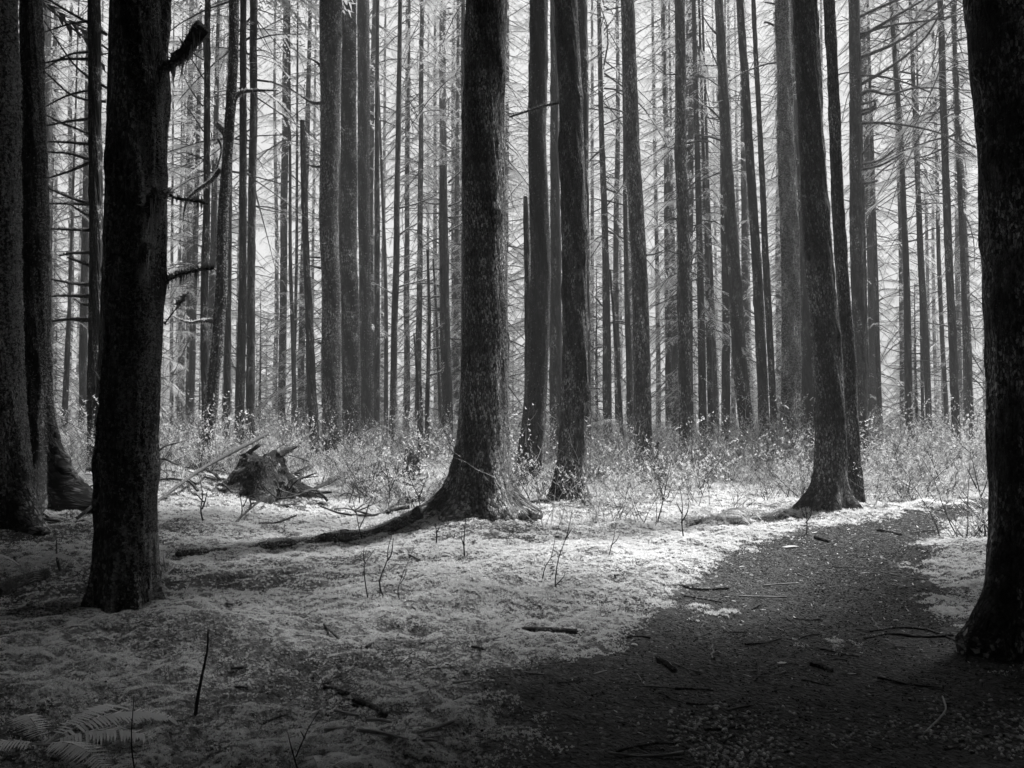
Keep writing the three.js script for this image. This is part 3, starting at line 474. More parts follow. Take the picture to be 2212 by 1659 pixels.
tree('hemlock', 'pale-flecked slim trunk, second of the lone straight ones', 24, [[0, 1470, 23], [300, 1472, 25], [575, 1478, 27], [800, 1481, 28], [990, 1482, 28]], { mat: M.barkFleck, stubs: 8, stubLen: 1.2, b: [[[[1484, 310], [1510, 305], [1530, 308]], 5, 3, 0.4], [[[1484, 320], [1500, 345]], 5, 3, 0.3]] });
tree('hemlock', 'crooked mossy trunk with pale arching limbs behind the pitted trunk', 32, [[260, 1300, 12], [400, 1304, 14], [575, 1308, 16], [800, 1312, 20], [960, 1314, 22]], { mat: M.bark, stubs: 8, stubLen: 1, limbMat: M.dead, mossMat: M.mossLimbPale, crown: [[0, 5, 1]], b: [[[[1312, 700], [1335, 694], [1358, 700], [1366, 712]], 4, 3, 1], [[[1300, 750], [1285, 752], [1270, 765]], 4, 2, 0.8], [[[1296, 840], [1280, 838], [1268, 845]], 4, 2, 0.8], [[[1306, 665], [1296, 655], [1290, 645]], 4, 3, 0.4]] });
tree('broken_pole', 'thin dead pole leaning across the slot beside the lichened trunk', 28, [[583, 1318, 4], [750, 1331, 6], [923, 1343, 8]], { mat: M.bark, snag: true, stubs: 2, stubLen: 0.5 });
tree('hemlock', 'dark trunk with short pegs hugging the lichened straight trunk', 31, [[300, 1350, 8], [575, 1353, 11], [920, 1362, 15]], { mat: M.bark, stubs: 9, stubLen: 0.4 });
tree('hemlock', 'grey slim trunk, first of a close pair before the pale-flecked trunk', 40, [[400, 1438, 8], [575, 1440, 10], [925, 1446, 17]], { mat: M.bark, stubs: 4, crown: [[1, 10, 1]] });
tree('hemlock', 'grey slim trunk, second of a close pair before the pale-flecked trunk', 41, [[420, 1452, 7], [575, 1455, 9], [925, 1460, 15]], { mat: M.bark, stubs: 4 });
tree('hemlock', 'dark slim trunk with pale tufts just past the pale-flecked trunk', 31, [[170, 1503, 11], [575, 1512, 15], [940, 1519, 19]], { mat: M.bark, stubs: 8, stubLen: 1, crown: [[3, 3, 0.9]] });
tree('hemlock', 'middle of three dark slim trunks past the pale-flecked trunk', 33, [[320, 1520, 8], [575, 1528, 11], [935, 1536, 15]], { mat: M.bark, stubs: 5 });
tree('hemlock', 'last of three dark slim trunks past the pale-flecked trunk', 35, [[500, 1534, 8], [700, 1541, 10], [930, 1547, 12]], { mat: M.bark, stubs: 4 });

// the right side
tree('hemlock', 'split-topped trunk leaning with a fork seam high up', 28, [[0, 1555, 19], [300, 1570, 24], [575, 1587, 29], [800, 1600, 32], [960, 1615, 33]], { mat: M.bark, stubs: 8, stubLen: 1.1, b: [[[[1566, 270], [1540, 240], [1528, 230]], 5, 2, 0.3], [[[1564, 172], [1545, 130], [1526, 85]], 4, 2, 0.2], [[[1575, 310], [1540, 298], [1500, 290]], 5, 2, 0.4], [[[1550, 75], [1535, 60], [1515, 30]], 4, 2, 0.2]] });
tree('hemlock', 'black trunk standing straight behind the split-topped leaning trunk', 32, [[240, 1560, 12], [575, 1567, 17], [940, 1569, 20]], { mat: M.bark, stubs: 4 });
tree('hemlock', 'smooth dark leaning trunk, second after the split-topped one', 26, [[0, 1599, 16], [300, 1617, 19], [575, 1635, 21], [800, 1645, 24], [985, 1653, 25]], { mat: M.bark, stubs: 3 });
tree('hemlock', 'thin black leaning trunk close beside the smooth dark leaning one', 28, [[0, 1624, 9], [300, 1640, 12], [575, 1654, 15], [975, 1674, 15]], { mat: M.bark, stubs: 5 });
tree('mossy_spruce', 'pale grey mossy trunk covered in curled knobs', 24, [[0, 1684, 29], [200, 1692, 32], [400, 1698, 38], [575, 1705, 40], [800, 1706, 42], [990, 1702, 44]], { mat: M.barkPale, flare: 0.2, stubs: 6, stubLen: 0.4, knob: 0.1, limbMat: M.dead, mossMat: M.mossLimbPale, moss: [5200, 0.06, 0.42, (y, N) => 0.7],
  b: [[[[1690, 120], [1698, 118], [1692, 138]], 4, 3, 1.6], [[[1686, 275], [1690, 268], [1682, 265]], 8, 5, 1.4], [[[1710, 205], [1718, 180], [1722, 215]], 5, 3, 1.6], [[[1708, 375], [1718, 360], [1722, 345]], 8, 5, 1.2], [[[1690, 385], [1685, 392]], 7, 5, 1], [[[1718, 430], [1728, 440], [1722, 455]], 5, 4, 1.2], [[[1680, 135], [1650, 140], [1600, 160], [1575, 175]], 4, 2, 0.6], [[[1672, 55], [1655, 48], [1650, 50]], 5, 3, 0.6], [[[1676, 10], [1660, 6], [1652, 5]], 4, 3, 0.6]] });
tree('hemlock', 'slim dark trunk between the pale knobbly trunk and the stout dark pair', 31, [[0, 1712, 9], [300, 1724, 13], [575, 1732, 16], [960, 1737, 17]], { mat: M.bark, stubs: 5 });
tree('hemlock', 'dark trunk hugging the back edge of the stoutest flecked trunk of the pair', 25, [[400, 1745, 26], [575, 1746, 28], [960, 1750, 32]], { mat: M.bark, stubs: 2 });
tree('old_spruce', 'stout flecked trunk with buttressed foot beside the trail, wider of the pair', 12.4, [[0, 1740, 51], [300, 1756, 55], [575, 1773, 62], [800, 1790, 64], [950, 1795, 66], [1050, 1793, 70], [1100, 1790, 76]], { mat: M.barkFleck, flare: 0.55, flareH: 0.28, stubs: 0, knob: 0.06, crown: [[5, 20, 1, M.leafDark, 0.66]], roots: [[Math.PI, 1.3], [-0.3, 1.0], [-1.6, 0.9], [-2.4, 0.7]], moss: [2400, 0.024, 0.22, (y, N) => sm(0.6, 1, N.x) * 0.8 + 0.08] });
tree('spruce', 'flecked trunk behind the stout buttressed trunk, narrower of the pair', 13.2, [[0, 1792, 24], [300, 1805, 27], [575, 1820, 29], [800, 1835, 32], [1000, 1843, 34], [1100, 1846, 38]], { mat: M.barkFleck, flare: 0.4, flareH: 0.25, stubs: 1, moss: [900, 0.024, 0.22, side(1)] });
tree('spruce', 'grey trunk with long dead limbs fanning up towards the dark edge trunk', 21, [[0, 1839, 24], [300, 1845, 26], [575, 1850, 30], [800, 1857, 29], [960, 1861, 28]], { mat: M.bark, stubs: 6, stubLen: 0.4, limbMat: M.dead,
  b: [[[[1850, 40], [1890, 20], [1950, -5]], 7, 5, 0.5], [[[1852, 85], [1900, 55], [1960, 20], [1995, 0]], 7, 4, 0.5], [[[1854, 75], [1920, 56], [2000, 45], [2080, 30]], 7, 2, 0.5], [[[1856, 125], [1930, 95], [2000, 50], [2060, 0]], 8, 3, 0.6], [[[1858, 183], [1930, 140], [2000, 80], [2040, 10]], 7, 3, 0.5], [[[1858, 163], [1900, 165], [1960, 180], [2010, 200]], 5, 3, 0.4], [[[1860, 203], [1880, 196], [1920, 205], [1975, 190], [2100, 196]], 8, 2, 0.8], [[[1860, 240], [1890, 228], [1888, 215]], 6, 4, 0.8], [[[1860, 225], [1875, 222], [1895, 216]], 6, 4, 0.8], [[[1860, 248], [1885, 238], [1893, 232]], 6, 5, 0.8], [[[1862, 267], [1900, 265], [1980, 275], [2040, 292], [2110, 340]], 6, 2, 0.7], [[[1862, 355], [1900, 346], [1935, 320]], 5, 3, 0.7], [[[1864, 366], [1900, 358], [1950, 332]], 6, 3, 0.8], [[[1862, 396], [1880, 394], [1895, 390]], 7, 5, 0.5], [[[1860, 335], [1872, 322], [1878, 312]], 6, 5, 0.6], [[[1862, 520], [1870, 512], [1876, 508]], 6, 3, 0.3], [[[1862, 543], [1875, 536], [1882, 532]], 5, 3, 0.6]] });
tree('hemlock', 'black trunk close beside the fan-limbed grey trunk', 29, [[300, 1863, 8], [575, 1868, 11], [950, 1874, 12]], { mat: M.bark, stubs: 8, stubLen: 0.3 });
tree('hemlock', 'grey trunk edging the low white gap of sky', 38, [[250, 1880, 8], [400, 1885, 10], [575, 1890, 11], [800, 1897, 12], [945, 1902, 13]], { mat: M.bark, stubs: 4, crown: [[1, 14, 1]] });
tree('hemlock', 'black trunk on the other side of the low white gap, first of two', 30, [[130, 1934, 11], [300, 1946, 12], [575, 1957, 15], [800, 1962, 18], [950, 1964, 20]], { mat: M.bark, stubs: 10, stubLen: 1.2, crown: [[0, 8, 0.9]] });
tree('hemlock', 'black trunk past the low white gap, second of two', 31, [[200, 1976, 10], [400, 1984, 12], [575, 1991, 16], [800, 2003, 15], [960, 2009, 16]], { mat: M.bark, stubs: 10, stubLen: 1.2, crown: [[3, 8, 0.9]] });
tree('hemlock', 'slim dark pole tucked against the second black trunk past the gap', 34, [[560, 1986, 7], [950, 1994, 8]], { mat: M.bark, stubs: 4 });
tree('hemlock', 'dark straight trunk among the far right conifers', 38, [[250, 2022, 8], [575, 2030, 10], [945, 2046, 12]], { mat: M.bark, stubs: 8, stubLen: 1.2, crown: [[2, 7, 1]] });
tree('hemlock', 'thicker grey-black trunk among the far right conifers', 27, [[250, 2036, 16], [575, 2049, 18], [800, 2060, 19], [1000, 2068, 19]], { mat: M.bark, stubs: 8, stubLen: 1.2, crown: [[1, 9, 0.9]] });
tree('hemlock', 'dark slim trunk nearest the black edge trunk', 27, [[300, 2072, 10], [575, 2082, 12], [800, 2092, 13], [1010, 2104, 14]], { mat: M.bark, stubs: 6, stubLen: 1, crown: [[0, 8, 0.8]] });
tree('hemlock', 'pale slim trunk inside the low white gap of sky', 44, [[300, 1936, 7], [560, 1944, 9], [935, 1948, 10]], { mat: M.bark, stubs: 7, stubLen: 0.8 });
tree('old_spruce', 'near-black bulky trunk filling the right edge, foot on the trail', 5.2, [[0, 2250, 324], [300, 2266, 314], [575, 2272, 308], [900, 2276, 300], [1100, 2281, 298], [1380, 2285, 308]], { mat: M.barkFleck, flare: 0.3, flareH: 0.35, stubs: 0, roots: [[Math.PI, 1.4], [-2.2, 1.2], [-1.2, 1]], moss: [2500, 0.016, 0.08, both], crown: [[5, 13, 1.13, M.leafDark]] });

// ------------------------------------------------------------------ the wood behind, and unseen trees added to shade the trail
const TRUNKS = [0, 1, 2].map((k) => trunkGeo([[0, 0, 0.19], [10, 0.12 * (k - 1), 0.16], [22, 0.2, 0.12], [37, 0.25, 0.03]], { n: 12, step: 0.8, relief: 0, flare: 0.3, seed: 700 + k, vis: 24 }));
const farKinds = [];
for (let k = 0; k < 6; k++) {
  const t = new THREE.Group();
  const m = mesh('trunk', TRUNKS[k % 3], M.bark, t);
  for (let i = 0; i < 3; i++) { const q = mesh('dead_branch', STUBS[(i + k) % 5], M.dead, t); q.position.set(0.1, 2.5 + 1.8 * i + k * 0.3, 0); q.rotation.y = k * 1.3 + i * 2.2; q.scale.setScalar(1.2); }
  crown(t, k % 4, 0, 1, k);
  farKinds.push(t);
}

{
  const NICK = [[40, 'leftmost shaggy trunk'], [95, 'dark flaring trunk'], [270, 'big stubby trunk'], [450, 'crooked mossy tree'], [540, 'straight grey trunk'], [605, 'pale hazy trunk'], [718, 'three close trunks'], [850, 'curl-stubbed mossy pole'], [962, 'comb-limbed trunk'], [1042, 'huge rough spruce'], [1155, 'curved-foot trunk'], [1240, 'pitted trunk'], [1312, 'pale-limbed crooked trunk'], [1388, 'lichened straight trunk'], [1481, 'pale-flecked slim trunk'], [1602, 'split-topped trunk'], [1706, 'knobbly pale trunk'], [1792, 'stout buttressed trunk'], [1859, 'fan-limbed grey trunk'], [1962, 'black gap trunk'], [2060, 'thick grey-black trunk'], [2140, 'black edge trunk']];
  const RANK = ['nearest', 'second nearest', 'third nearest', 'fourth nearest', 'fifth nearest', 'sixth nearest', 'seventh nearest', 'eighth nearest', 'ninth nearest', 'farthest'], byGap = {};
  const rankGaps = (kind, what) => { for (const [gap, l] of Object.entries(byGap)) { l.sort((a, b) => b.position.z - a.position.z); l.forEach((o, i) => { o.userData.label = `${what}, ${RANK[Math.min(i, 9)]} ${gap}`; }); delete byGap[gap]; } };
  const intoGap = (o, px) => { const k = NICK.findIndex(([x]) => x > px), gap = k < 0 ? 'behind the black edge trunk' : k === 0 ? 'behind the leftmost shaggy trunk' : `between the ${NICK[k - 1][1]} and the ${NICK[k][1]}`; (byGap[gap] ??= []).push(o); };
  const R = rng(4242), spots = []; let n = 0;
  for (let tries = 0; tries < 4000 && n < 112; tries++) {
    const z = -lerp(34, 88, Math.pow(R(), 0.85)), x = (R() - 0.5) * 1.38 * -z;
    const px = x / -z * F + 1106;
    if ((px > 1895 && px < 1950 && R() < 0.97) || (px > 560 && px < 640 && R() < 0.75) || (px > 1080 && px < 1140 && R() < 0.6)) continue;
    if (spots.some(([a, b]) => Math.hypot(a - x, b - z) < 3.2)) continue;
    spots.push([x, z]);
    const o = farKinds[n % 6].clone(); o.name = numbered('far_conifer'); scene.add(o); o.position.set(x, hgt(x, z) - 0.1, z); o.rotation.y = R() * 6.28; const s = 0.8 + 0.4 * R(); o.scale.set(s, Math.max(0.8, (-z * 0.62 + 6) / 36) * (0.9 + 0.25 * R()), s);
    tag(o, 'hazy slim conifer', 'conifer', 'hazy conifers of the wood behind'); intoGap(o, px); n++;
  }
  rankGaps('conifer', 'hazy slim conifer');
  const young = new THREE.Group(); mesh('trunk', bar([[V(0, -0.2, 0), 0.07], [V(0.03, 4, 0.02), 0.045], [V(0, 7.6, 0), 0.01]], 7, 0.1), M.dead, young); crown(young, 4, 0, 1, 0, M.leafPale);
  n = 0;
  for (let tries = 0; tries < 4000 && n < 95; tries++) {
    const z = -lerp(30, 85, Math.pow(R(), 0.9)), x = (R() - 0.5) * 1.38 * -z, px = x / -z * F + 1106;
    if ((px > 1890 && px < 1945) || spots.some(([a, b]) => Math.hypot(a - x, b - z) < 2)) continue;
    spots.push([x, z]);
    const o = young.clone(); o.name = numbered('young_conifer'); scene.add(o); o.position.set(x, hgt(x, z) - 0.05, z); o.rotation.y = R() * 6.28; const s = 0.6 + 0.8 * R(); o.scale.set(s, s * (0.8 + 0.5 * R()), s);
    tag(o, 'bright young conifer', 'young conifer', 'young conifers of the wood behind'); intoGap(o, px); n++;
  }
  rankGaps('young conifer', 'low bright young conifer');
  // unseen conifers added beside and behind the trail to keep the near ground dark
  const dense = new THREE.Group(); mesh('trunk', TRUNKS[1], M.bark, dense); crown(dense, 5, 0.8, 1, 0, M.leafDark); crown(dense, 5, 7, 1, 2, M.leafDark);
  for (const [x, z, s] of [[-7.5, -1, 1], [-6, 4, 1.1], [-2.5, 7, 1], [2.5, 7.5, 1.1], [6.5, 3.5, 1], [8.5, -0.5, 1], [-10.5, -6, 1], [11.5, -4, 1], [-11, 1, 1.1], [11, 4, 1.1], [-8, 10, 1.2], [8, 10, 1.2], [0, 12, 1.2], [-17.5, -11, 1], [-17, -4, 1.2], [20, -11, 1], [16.5, -1, 1.2], [-23, -17, 1], [29, -24, 1.1], [-29, -24, 1.1], [-14, 7, 1.2], [15, 9, 1.2]]) {
    const o = dense.clone(); o.name = numbered('added_shade_conifer'); scene.add(o); o.position.set(x, hgt(x, z) - 0.1, z); o.rotation.y = R() * 6; o.scale.setScalar(s * 0.85);
    tag(o, 'dense low conifer added out of view to block light behind and beside the trail', 'conifer', 'low conifers round the trail');
  }
  const shade = new THREE.Group(); mesh('trunk', TRUNKS[0], M.bark, shade); crown(shade, 5, 11, 1.35, 0, M.leafDark);  // added out of view, crown dense to block sun and sky
  for (const [x, z, s] of [[-4.5, 1.5, 1], [5.5, 0.5, 1.1], [-9, -3.5, 1.1], [0.5, 5, 1.1], [8.8, -4, 1], [-8, 5, 1], [9, 6, 1], [2.5, 10, 1.1], [-4, 11, 1.1], [-13, 2, 1.1], [14, 1, 1.1], [-14, -8, 1.1], [16.5, -6.5, 1], [-10, 14, 1.2], [10, 14, 1.2], [-17, -14, 1.1], [0, 17, 1.2], [9.8, -4.5, 1], [13.5, -4.6, 1], [7, -1.5, 1.1], [-5.5, -2.2, 1], [-1.5, 2.2, 1.15], [2.6, 1.5, 1.1], [-2.6, 0.6, 1], [19, -9, 1.1], [22, -16, 1.1], [27, -21, 1.1], [32, -28, 1.1], [24, -5, 1.1], [30, -12, 1.2], [-20, -19, 1.1], [-25, -25, 1.1], [-32, -32, 1.1], [-21, -9, 1.1], [-26, -17, 1.2], [18, 5, 1.2], [-18, 8, 1.2]]) {
    const o = shade.clone(); o.name = numbered('added_shade_spruce'); scene.add(o); o.position.set(x, hgt(x, z) - 0.1, z); o.rotation.y = R() * 6; o.scale.setScalar(s);
    tag(o, 'dark full-crowned spruce added out of view to shade the near end of the trail', 'spruce', 'spruces round the near end of the trail');
  }
}

const GX = -36, GZ = -48, GS = 0.08, GW = 900, GH = 610, gridH = new Float32Array(GW * GH), gridM = new Float32Array(GW * GH);
for (let j = 0; j < GH; j++) for (let i = 0; i < GW; i++) { const x = GX + i * GS, z = GZ + j * GS; if (Math.abs(x) > -z * 0.75 + 1.5) continue; gridH[j * GW + i] = hgt(x, z); gridM[j * GW + i] = mossAll(x, z); }
const grid = (g, x, z) => { const u = clamp((x - GX) / GS, 0, GW - 2), v = clamp((z - GZ) / GS, 0, GH - 2), i = Math.floor(u), j = Math.floor(v), a = u - i, b = v - j, k = j * GW + i; return (g[k] * (1 - a) + g[k + 1] * a) * (1 - b) + (g[k + GW] * (1 - a) + g[k + GW + 1] * a) * b; };
// ------------------------------------------------------------------ moss carpet, grit and needles
{
  const R = rng(99), list = [[], [], []], up = V(0, 1, 0);
  const put = (x, z, s) => {
    const m = grid(gridM, x, z), hole = sm(0.34, 0.5, fb(x * 9, z * 9, 61, 2)) * 0.75 + 0.25; if (R() > m * hole) return;
    const hgt = (a, b) => grid(gridH, a, b), e = 0.06, n = V(hgt(x - e, z) - hgt(x + e, z), 2 * e, hgt(x, z - e) - hgt(x, z + e)).normalize().addScaledVector(V(R() - 0.5, 0, R() - 0.5), 0.7).normalize();
    const fine = 0.13 * (fb(x * 4.2, z * 4.2, 51, 3) - 0.5) + 0.035 * (fb(x * 14, z * 14, 55, 2) - 0.5);
    list[Math.floor(R() * 3)].push([V(x, hgt(x, z) + fine - 0.004, z), n, s * (0.6 + 0.8 * R()), Math.min(0.93, (0.82 + 0.2 * (fb(x * 2.2, z * 2.2, 77) - 0.5)) * (0.8 + 0.3 * R()))]);
  };
  const field = (n, z0, z1, s, spread) => { for (let i = 0; i < n; i++) { const z = -Math.sqrt(lerp(z0 * z0, z1 * z1, R())), x = (R() - 0.5) * 2 * spread * -z; put(x, z, s); } };
  field(560000, 2.6, 6, 0.0115, 0.74); field(330000, 6, 11, 0.023, 0.72); field(130000, 11, 18, 0.045, 0.72); field(90000, 18, 45, 0.1, 0.72);
  list.forEach((l, k) => tag(instances('moss_carpet', FROND[k], M.moss, l), 'bright feathery moss carpeting the forest floor', 'moss'));
}
function chipGeo(seed, flat) {                                        // a small uneven pebble or flake
  const R = rng(seed), g = new THREE.IcosahedronGeometry(1, 0), p = g.attributes.position, seen = {};
  for (let i = 0; i < p.count; i++) { const k = [p.getX(i), p.getY(i), p.getZ(i)].map((v) => v.toFixed(3)).join(); const f = seen[k] ??= 0.65 + 0.6 * R(); p.setXYZ(i, p.getX(i) * f, p.getY(i) * f * flat, p.getZ(i) * f * (0.55 + 0.1 * flat)); }
  g.deleteAttribute('uv'); g.deleteAttribute('normal'); return g;
}
{
  const R = rng(5), A = [], B = [];
  for (let i = 0; i < 200000; i++) {
    const z = -Math.sqrt(lerp(2.4 * 2.4, 17 * 17, R() * R() * 0.6 + R() * 0.4)), x = (R() - 0.5) * 1.45 * -z, pd = pathDist(x, z);
    if (pd < -0.3 && R() > 0.08 + 1.1 * (1 - grid(gridM, x, z))) continue;
    const hgt = (a, b) => grid(gridH, a, b), far = -z / 5, light = R(), big = light > 0.965 ? 1.15 : 1, g = light > 0.965 ? 0.3 + 0.35 * R() : light > 0.78 ? 0.06 + 0.1 * R() : 0.008 + 0.03 * R();
    (R() < 0.5 ? A : B).push([V(x, hgt(x, z) + 0.002, z), V((R() - 0.5) * 0.7, 1, (R() - 0.5) * 0.7).normalize(), (0.0045 + 0.009 * R() * R()) * big * Math.max(1, Math.sqrt(far)), g]);
  }
  for (let i = 0; i < 26000; i++) {                                    // paler gravel near the bottom of the picture
    const z = -lerp(2.5, 4.6, R()), x = (R() - 0.12) * 1.1 * -z, d = fb(x * 2, z * 2, 200, 2);
    if (pathDist(x, z) < 0.1 || R() > sm(0.35, 0.6, d) * sm(-4.6, -3.3, z)) continue;
    A.push([V(x, hgt(x, z) + 0.003, z), V((R() - 0.5) * 0.5, 1, (R() - 0.5) * 0.5).normalize(), 0.008 + 0.012 * R() * R(), 0.22 + 0.45 * R()]);
  }
  tag(instances('gravel', chipGeo(1, 0.5), M.chip, A), 'dark grit and pale pebbles strewn over the trail', 'gravel');
  const needle = [];
  tag(instances('litter', chipGeo(2, 0.22), M.chip, B.map(([p, n, s, g]) => [p, n, V(s * 2.6, s, s * 0.8), g])), 'fallen needles and bark flakes over the trail', 'litter');
}

// ------------------------------------------------------------------ undergrowth: leafless twiggy bushes
function bushGeo(seed, h, n, spread, leafy) {
  const R = rng(seed), gs = [], L = [];
  const shoot = (p, d, len, r, depth) => {
    const pts = [], dd = d.clone(), q = p.clone(); const N = 4;
    for (let k = 0; k <= N; k++) { pts.push([q.clone(), r * (1 - 0.75 * k / N)]); dd.x += (R() - 0.5) * 0.5; dd.z += (R() - 0.5) * 0.5; dd.y += 0.05; dd.normalize(); q.addScaledVector(dd, len / N); if (depth && R() < 0.75 && k) { const e = dd.clone().add(V((R() - 0.5) * 2.6, 0.1, (R() - 0.5) * 2.6)).normalize(); shoot(q.clone(), e, len * (0.3 + 0.3 * R()), r * 0.55, depth - 1); } }
    gs.push(bar(pts, 3, 0, 1, false).deleteAttribute('uv'));
    if (leafy && !depth) for (let k = 0; k < 5; k++) { const [a] = pts[1 + Math.floor(R() * 4)], l = 0.025 + 0.04 * R(), e = V(R() - 0.5, R() - 0.3, R() - 0.5).normalize(), w = V(-e.z, 0, e.x).multiplyScalar(l * 0.35), t = a.clone().addScaledVector(e, l); L.push(a.x - w.x, a.y, a.z - w.z, a.x + w.x, a.y, a.z + w.z, t.x, t.y, t.z); }
  };
  for (let k = 0; k < n; k++) { const a = R() * 6.28, s = R() * spread; shoot(V(Math.cos(a) * s, -0.05, Math.sin(a) * s), V((R() - 0.5) * 1.7, 1, (R() - 0.5) * 1.7).normalize(), h * (0.5 + 0.6 * R()), 0.006 + 0.004 * R(), 2); }
  return [mergeGeometries(gs), soup(L)];
}
{
  const R = rng(31), kinds = [bushGeo(1, 0.8, 6, 0.25, 1), bushGeo(2, 1.0, 5, 0.25, 1), bushGeo(3, 0.6, 7, 0.3, 1)];
  const OPEN = [[-4.6, -14.4, 1.5], [-4.2, -12.6, 1.4], [-2.4, -17, 1.1], [0.35, -16, 0.8], [1, -12.6, 0.9], [5.2, -11.9, 1.1], [-5.5, -19, 1.2]];
  const pale = [[], [], []], dark = [[], [], []], leaves = [[], [], []];
  for (let i = 0; i < 8500; i++) {
    const z = -Math.sqrt(lerp(9.5 * 9.5, 44 * 44, Math.pow(R(), 1.2))), x = (R() - 0.5) * 1.4 * -z, px = x / -z * F + 1106;
    if (pathDist(x, z) > -0.3) continue;
    const open = px < 1180 && z > -12.2 + 0.5 * R(); if (open) continue;
    if (px > 1180 && px < 1900 && z > -11.4 && R() < 0.7) continue;
    if (Math.hypot(x + 0.45, z + 10.8) < 1.1 || R() > sm(0.4, 0.62, fb(x * 0.7, z * 0.7, 88, 3)) + 0.12) continue;
    if (OPEN.some(([a, b, q]) => Math.hypot(x - a, z - b) < q)) continue;
    const k = i % 3, e = [V(x, hgt(x, z), z), V((R() - 0.5) * 0.3, 1, (R() - 0.5) * 0.3).normalize(), (0.3 + 1.0 * R() * R() + 0.3 * R()) * (z < -22 ? 1.25 : 1), 0.6 + 0.6 * R()];
    (R() < 0.62 ? dark : pale)[k].push(e); if (R() < 0.6) leaves[k].push(e);
  }
  kinds.forEach(([w, l], k) => {
    tag(instances('undergrowth', w, M.twigPale, pale[k]), 'tangle of pale leafless twigs under the trees', 'undergrowth');
    tag(instances('undergrowth', w, M.twig, dark[k]), 'tangle of dark leafless twigs under the trees', 'undergrowth');
    tag(instances('undergrowth', l, M.leafPale, leaves[k]), 'small pale leaves in the tangle of twigs under the trees', 'undergrowth');
  });
}
// saplings that stand alone on the moss
function sapling(label, foot, tops, w, mat = M.twig, group) {
  const p = onGround(...foot), d = -p.z, t = thing('sapling', label, 'sapling', p, group);
  for (const pts of tops) { const c = curve(pts.map(([x, y], i) => [atDepth(x, y, d).sub(p).add(V(0, 0, (i * 0.37 % 0.5 - 0.2) * 0.12)), w / F * d / 2 * (1 - 0.65 * i / (pts.length - 1))]), 8); mesh(pts[0][1] >= foot[1] - 3 ? 'stem' : 'twig', bar(c, 5, 0.15, 3), mat, t); }
}
sapling('bare forked seedling, first of three in a row on the bright moss', [793, 1290], [[[793, 1292], [789, 1250], [788, 1218], [800, 1200], [812, 1184]], [[788, 1220], [786, 1200], [787, 1180]]], 3);
sapling('tallest bent seedling in the row of three on the bright moss', [827, 1288], [[[827, 1290], [820, 1262], [826, 1235], [836, 1212], [840, 1180], [847, 1156]], [[836, 1212], [846, 1196], [850, 1162]]], 4);
sapling('thin leaning seedling, last of three in a row on the bright moss', [862, 1294], [[[862, 1296], [860, 1275], [870, 1240], [885, 1205], [895, 1178]], [[864, 1262], [874, 1245], [880, 1222]]], 2.6);
sapling('crooked bare stem leaning on the moss in front of the pitted trunk', [1172, 1250], [[[1172, 1251], [1178, 1222], [1190, 1205], [1200, 1160], [1212, 1120]], [[1190, 1205], [1200, 1198]]], 2.6);
sapling('tall thin sapling with a broken top on the moss before the pitted trunk', [1199, 1272], [[[1199, 1273], [1201, 1232], [1208, 1200], [1222, 1165], [1230, 1130], [1236, 1100]], [[1199, 1268], [1208, 1255], [1218, 1245], [1222, 1235]], [[1222, 1165], [1236, 1140]]], 3);
sapling('short pair of twigs standing below the huge spruce', [942, 1175], [[[942, 1176], [943, 1150], [940, 1130]], [[943, 1150], [950, 1138]]], 4);
sapling('dark peg-like seedling in the shade under the huge spruce', [1003, 1202], [[[1003, 1203], [1002, 1175], [1004, 1140], [1006, 1120]], [[1002, 1180], [996, 1160]]], 4);
sapling('slim branching seedling on the moss beyond the huge spruce roots', [1316, 1200], [[[1316, 1201], [1320, 1180], [1326, 1160], [1330, 1130]], [[1320, 1180], [1332, 1165], [1340, 1150]]], 2.4);
sapling('forked sapling at the edge of the twigs beside the fern clump', [1478, 1166], [[[1478, 1168], [1472, 1130], [1474, 1090], [1468, 1050]], [[1472, 1130], [1484, 1105], [1488, 1080]], [[1474, 1110], [1460, 1085]]], 3.4);
sapling('tall whip by the trail edge just before the stout buttressed trunk', [1744, 1156], [[[1744, 1157], [1742, 1130], [1740, 1100], [1732, 1060]], [[1742, 1130], [1750, 1112], [1752, 1095]], [[1741, 1120], [1728, 1095]]], 3);
sapling('leaning dark whip between the lichened trunk and the fern clump', [1420, 1130], [[[1420, 1131], [1432, 1080], [1440, 1040], [1452, 990]], [[1432, 1080], [1426, 1050]]], 3);
sapling('bushy bare sapling at the end of the fallen mossy log', [782, 1165], [[[782, 1167], [776, 1140], [770, 1110], [760, 1075]], [[776, 1140], [790, 1112], [800, 1080]], [[770, 1110], [752, 1090]], [[790, 1112], [796, 1090]]], 3);
sapling('bare sapling on the moss between stump and huge spruce', [940, 1108], [[[908, 1112], [905, 1075], [893, 1050], [880, 1020]], [[905, 1075], [915, 1050], [925, 1025]], [[893, 1050], [870, 1040]]], 3);
sapling('wiry sapling rising before the small rotten stump', [838, 1100], [[[838, 1101], [842, 1060], [836, 1020], [828, 985]], [[842, 1060], [855, 1030], [862, 1000]], [[836, 1030], [822, 1012]]], 3);
sapling('dark twiggy sapling beside the big stubby trunk, on bright moss', [437, 1126], [[[437, 1128], [435, 1100], [438, 1070], [430, 1030]], [[435, 1100], [445, 1080], [448, 1060]], [[438, 1085], [424, 1065]]], 4);
sapling('slim sapling on bright moss near the leaning pole', [520, 1118], [[[520, 1120], [524, 1095], [518, 1065], [521, 1035]], [[524, 1095], [534, 1078], [540, 1060]]], 3);
sapling('mossy dead stake leaning out of the dark moss at the bottom', [418, 1558], [[[418, 1562], [428, 1520], [437, 1460], [446, 1405], [455, 1360]]], 9, M.twig);
sapling('thin black stick standing upright near the bottom fern', [290, 1690], [[[290, 1700], [289, 1600], [291, 1500]]], 4, M.twig);
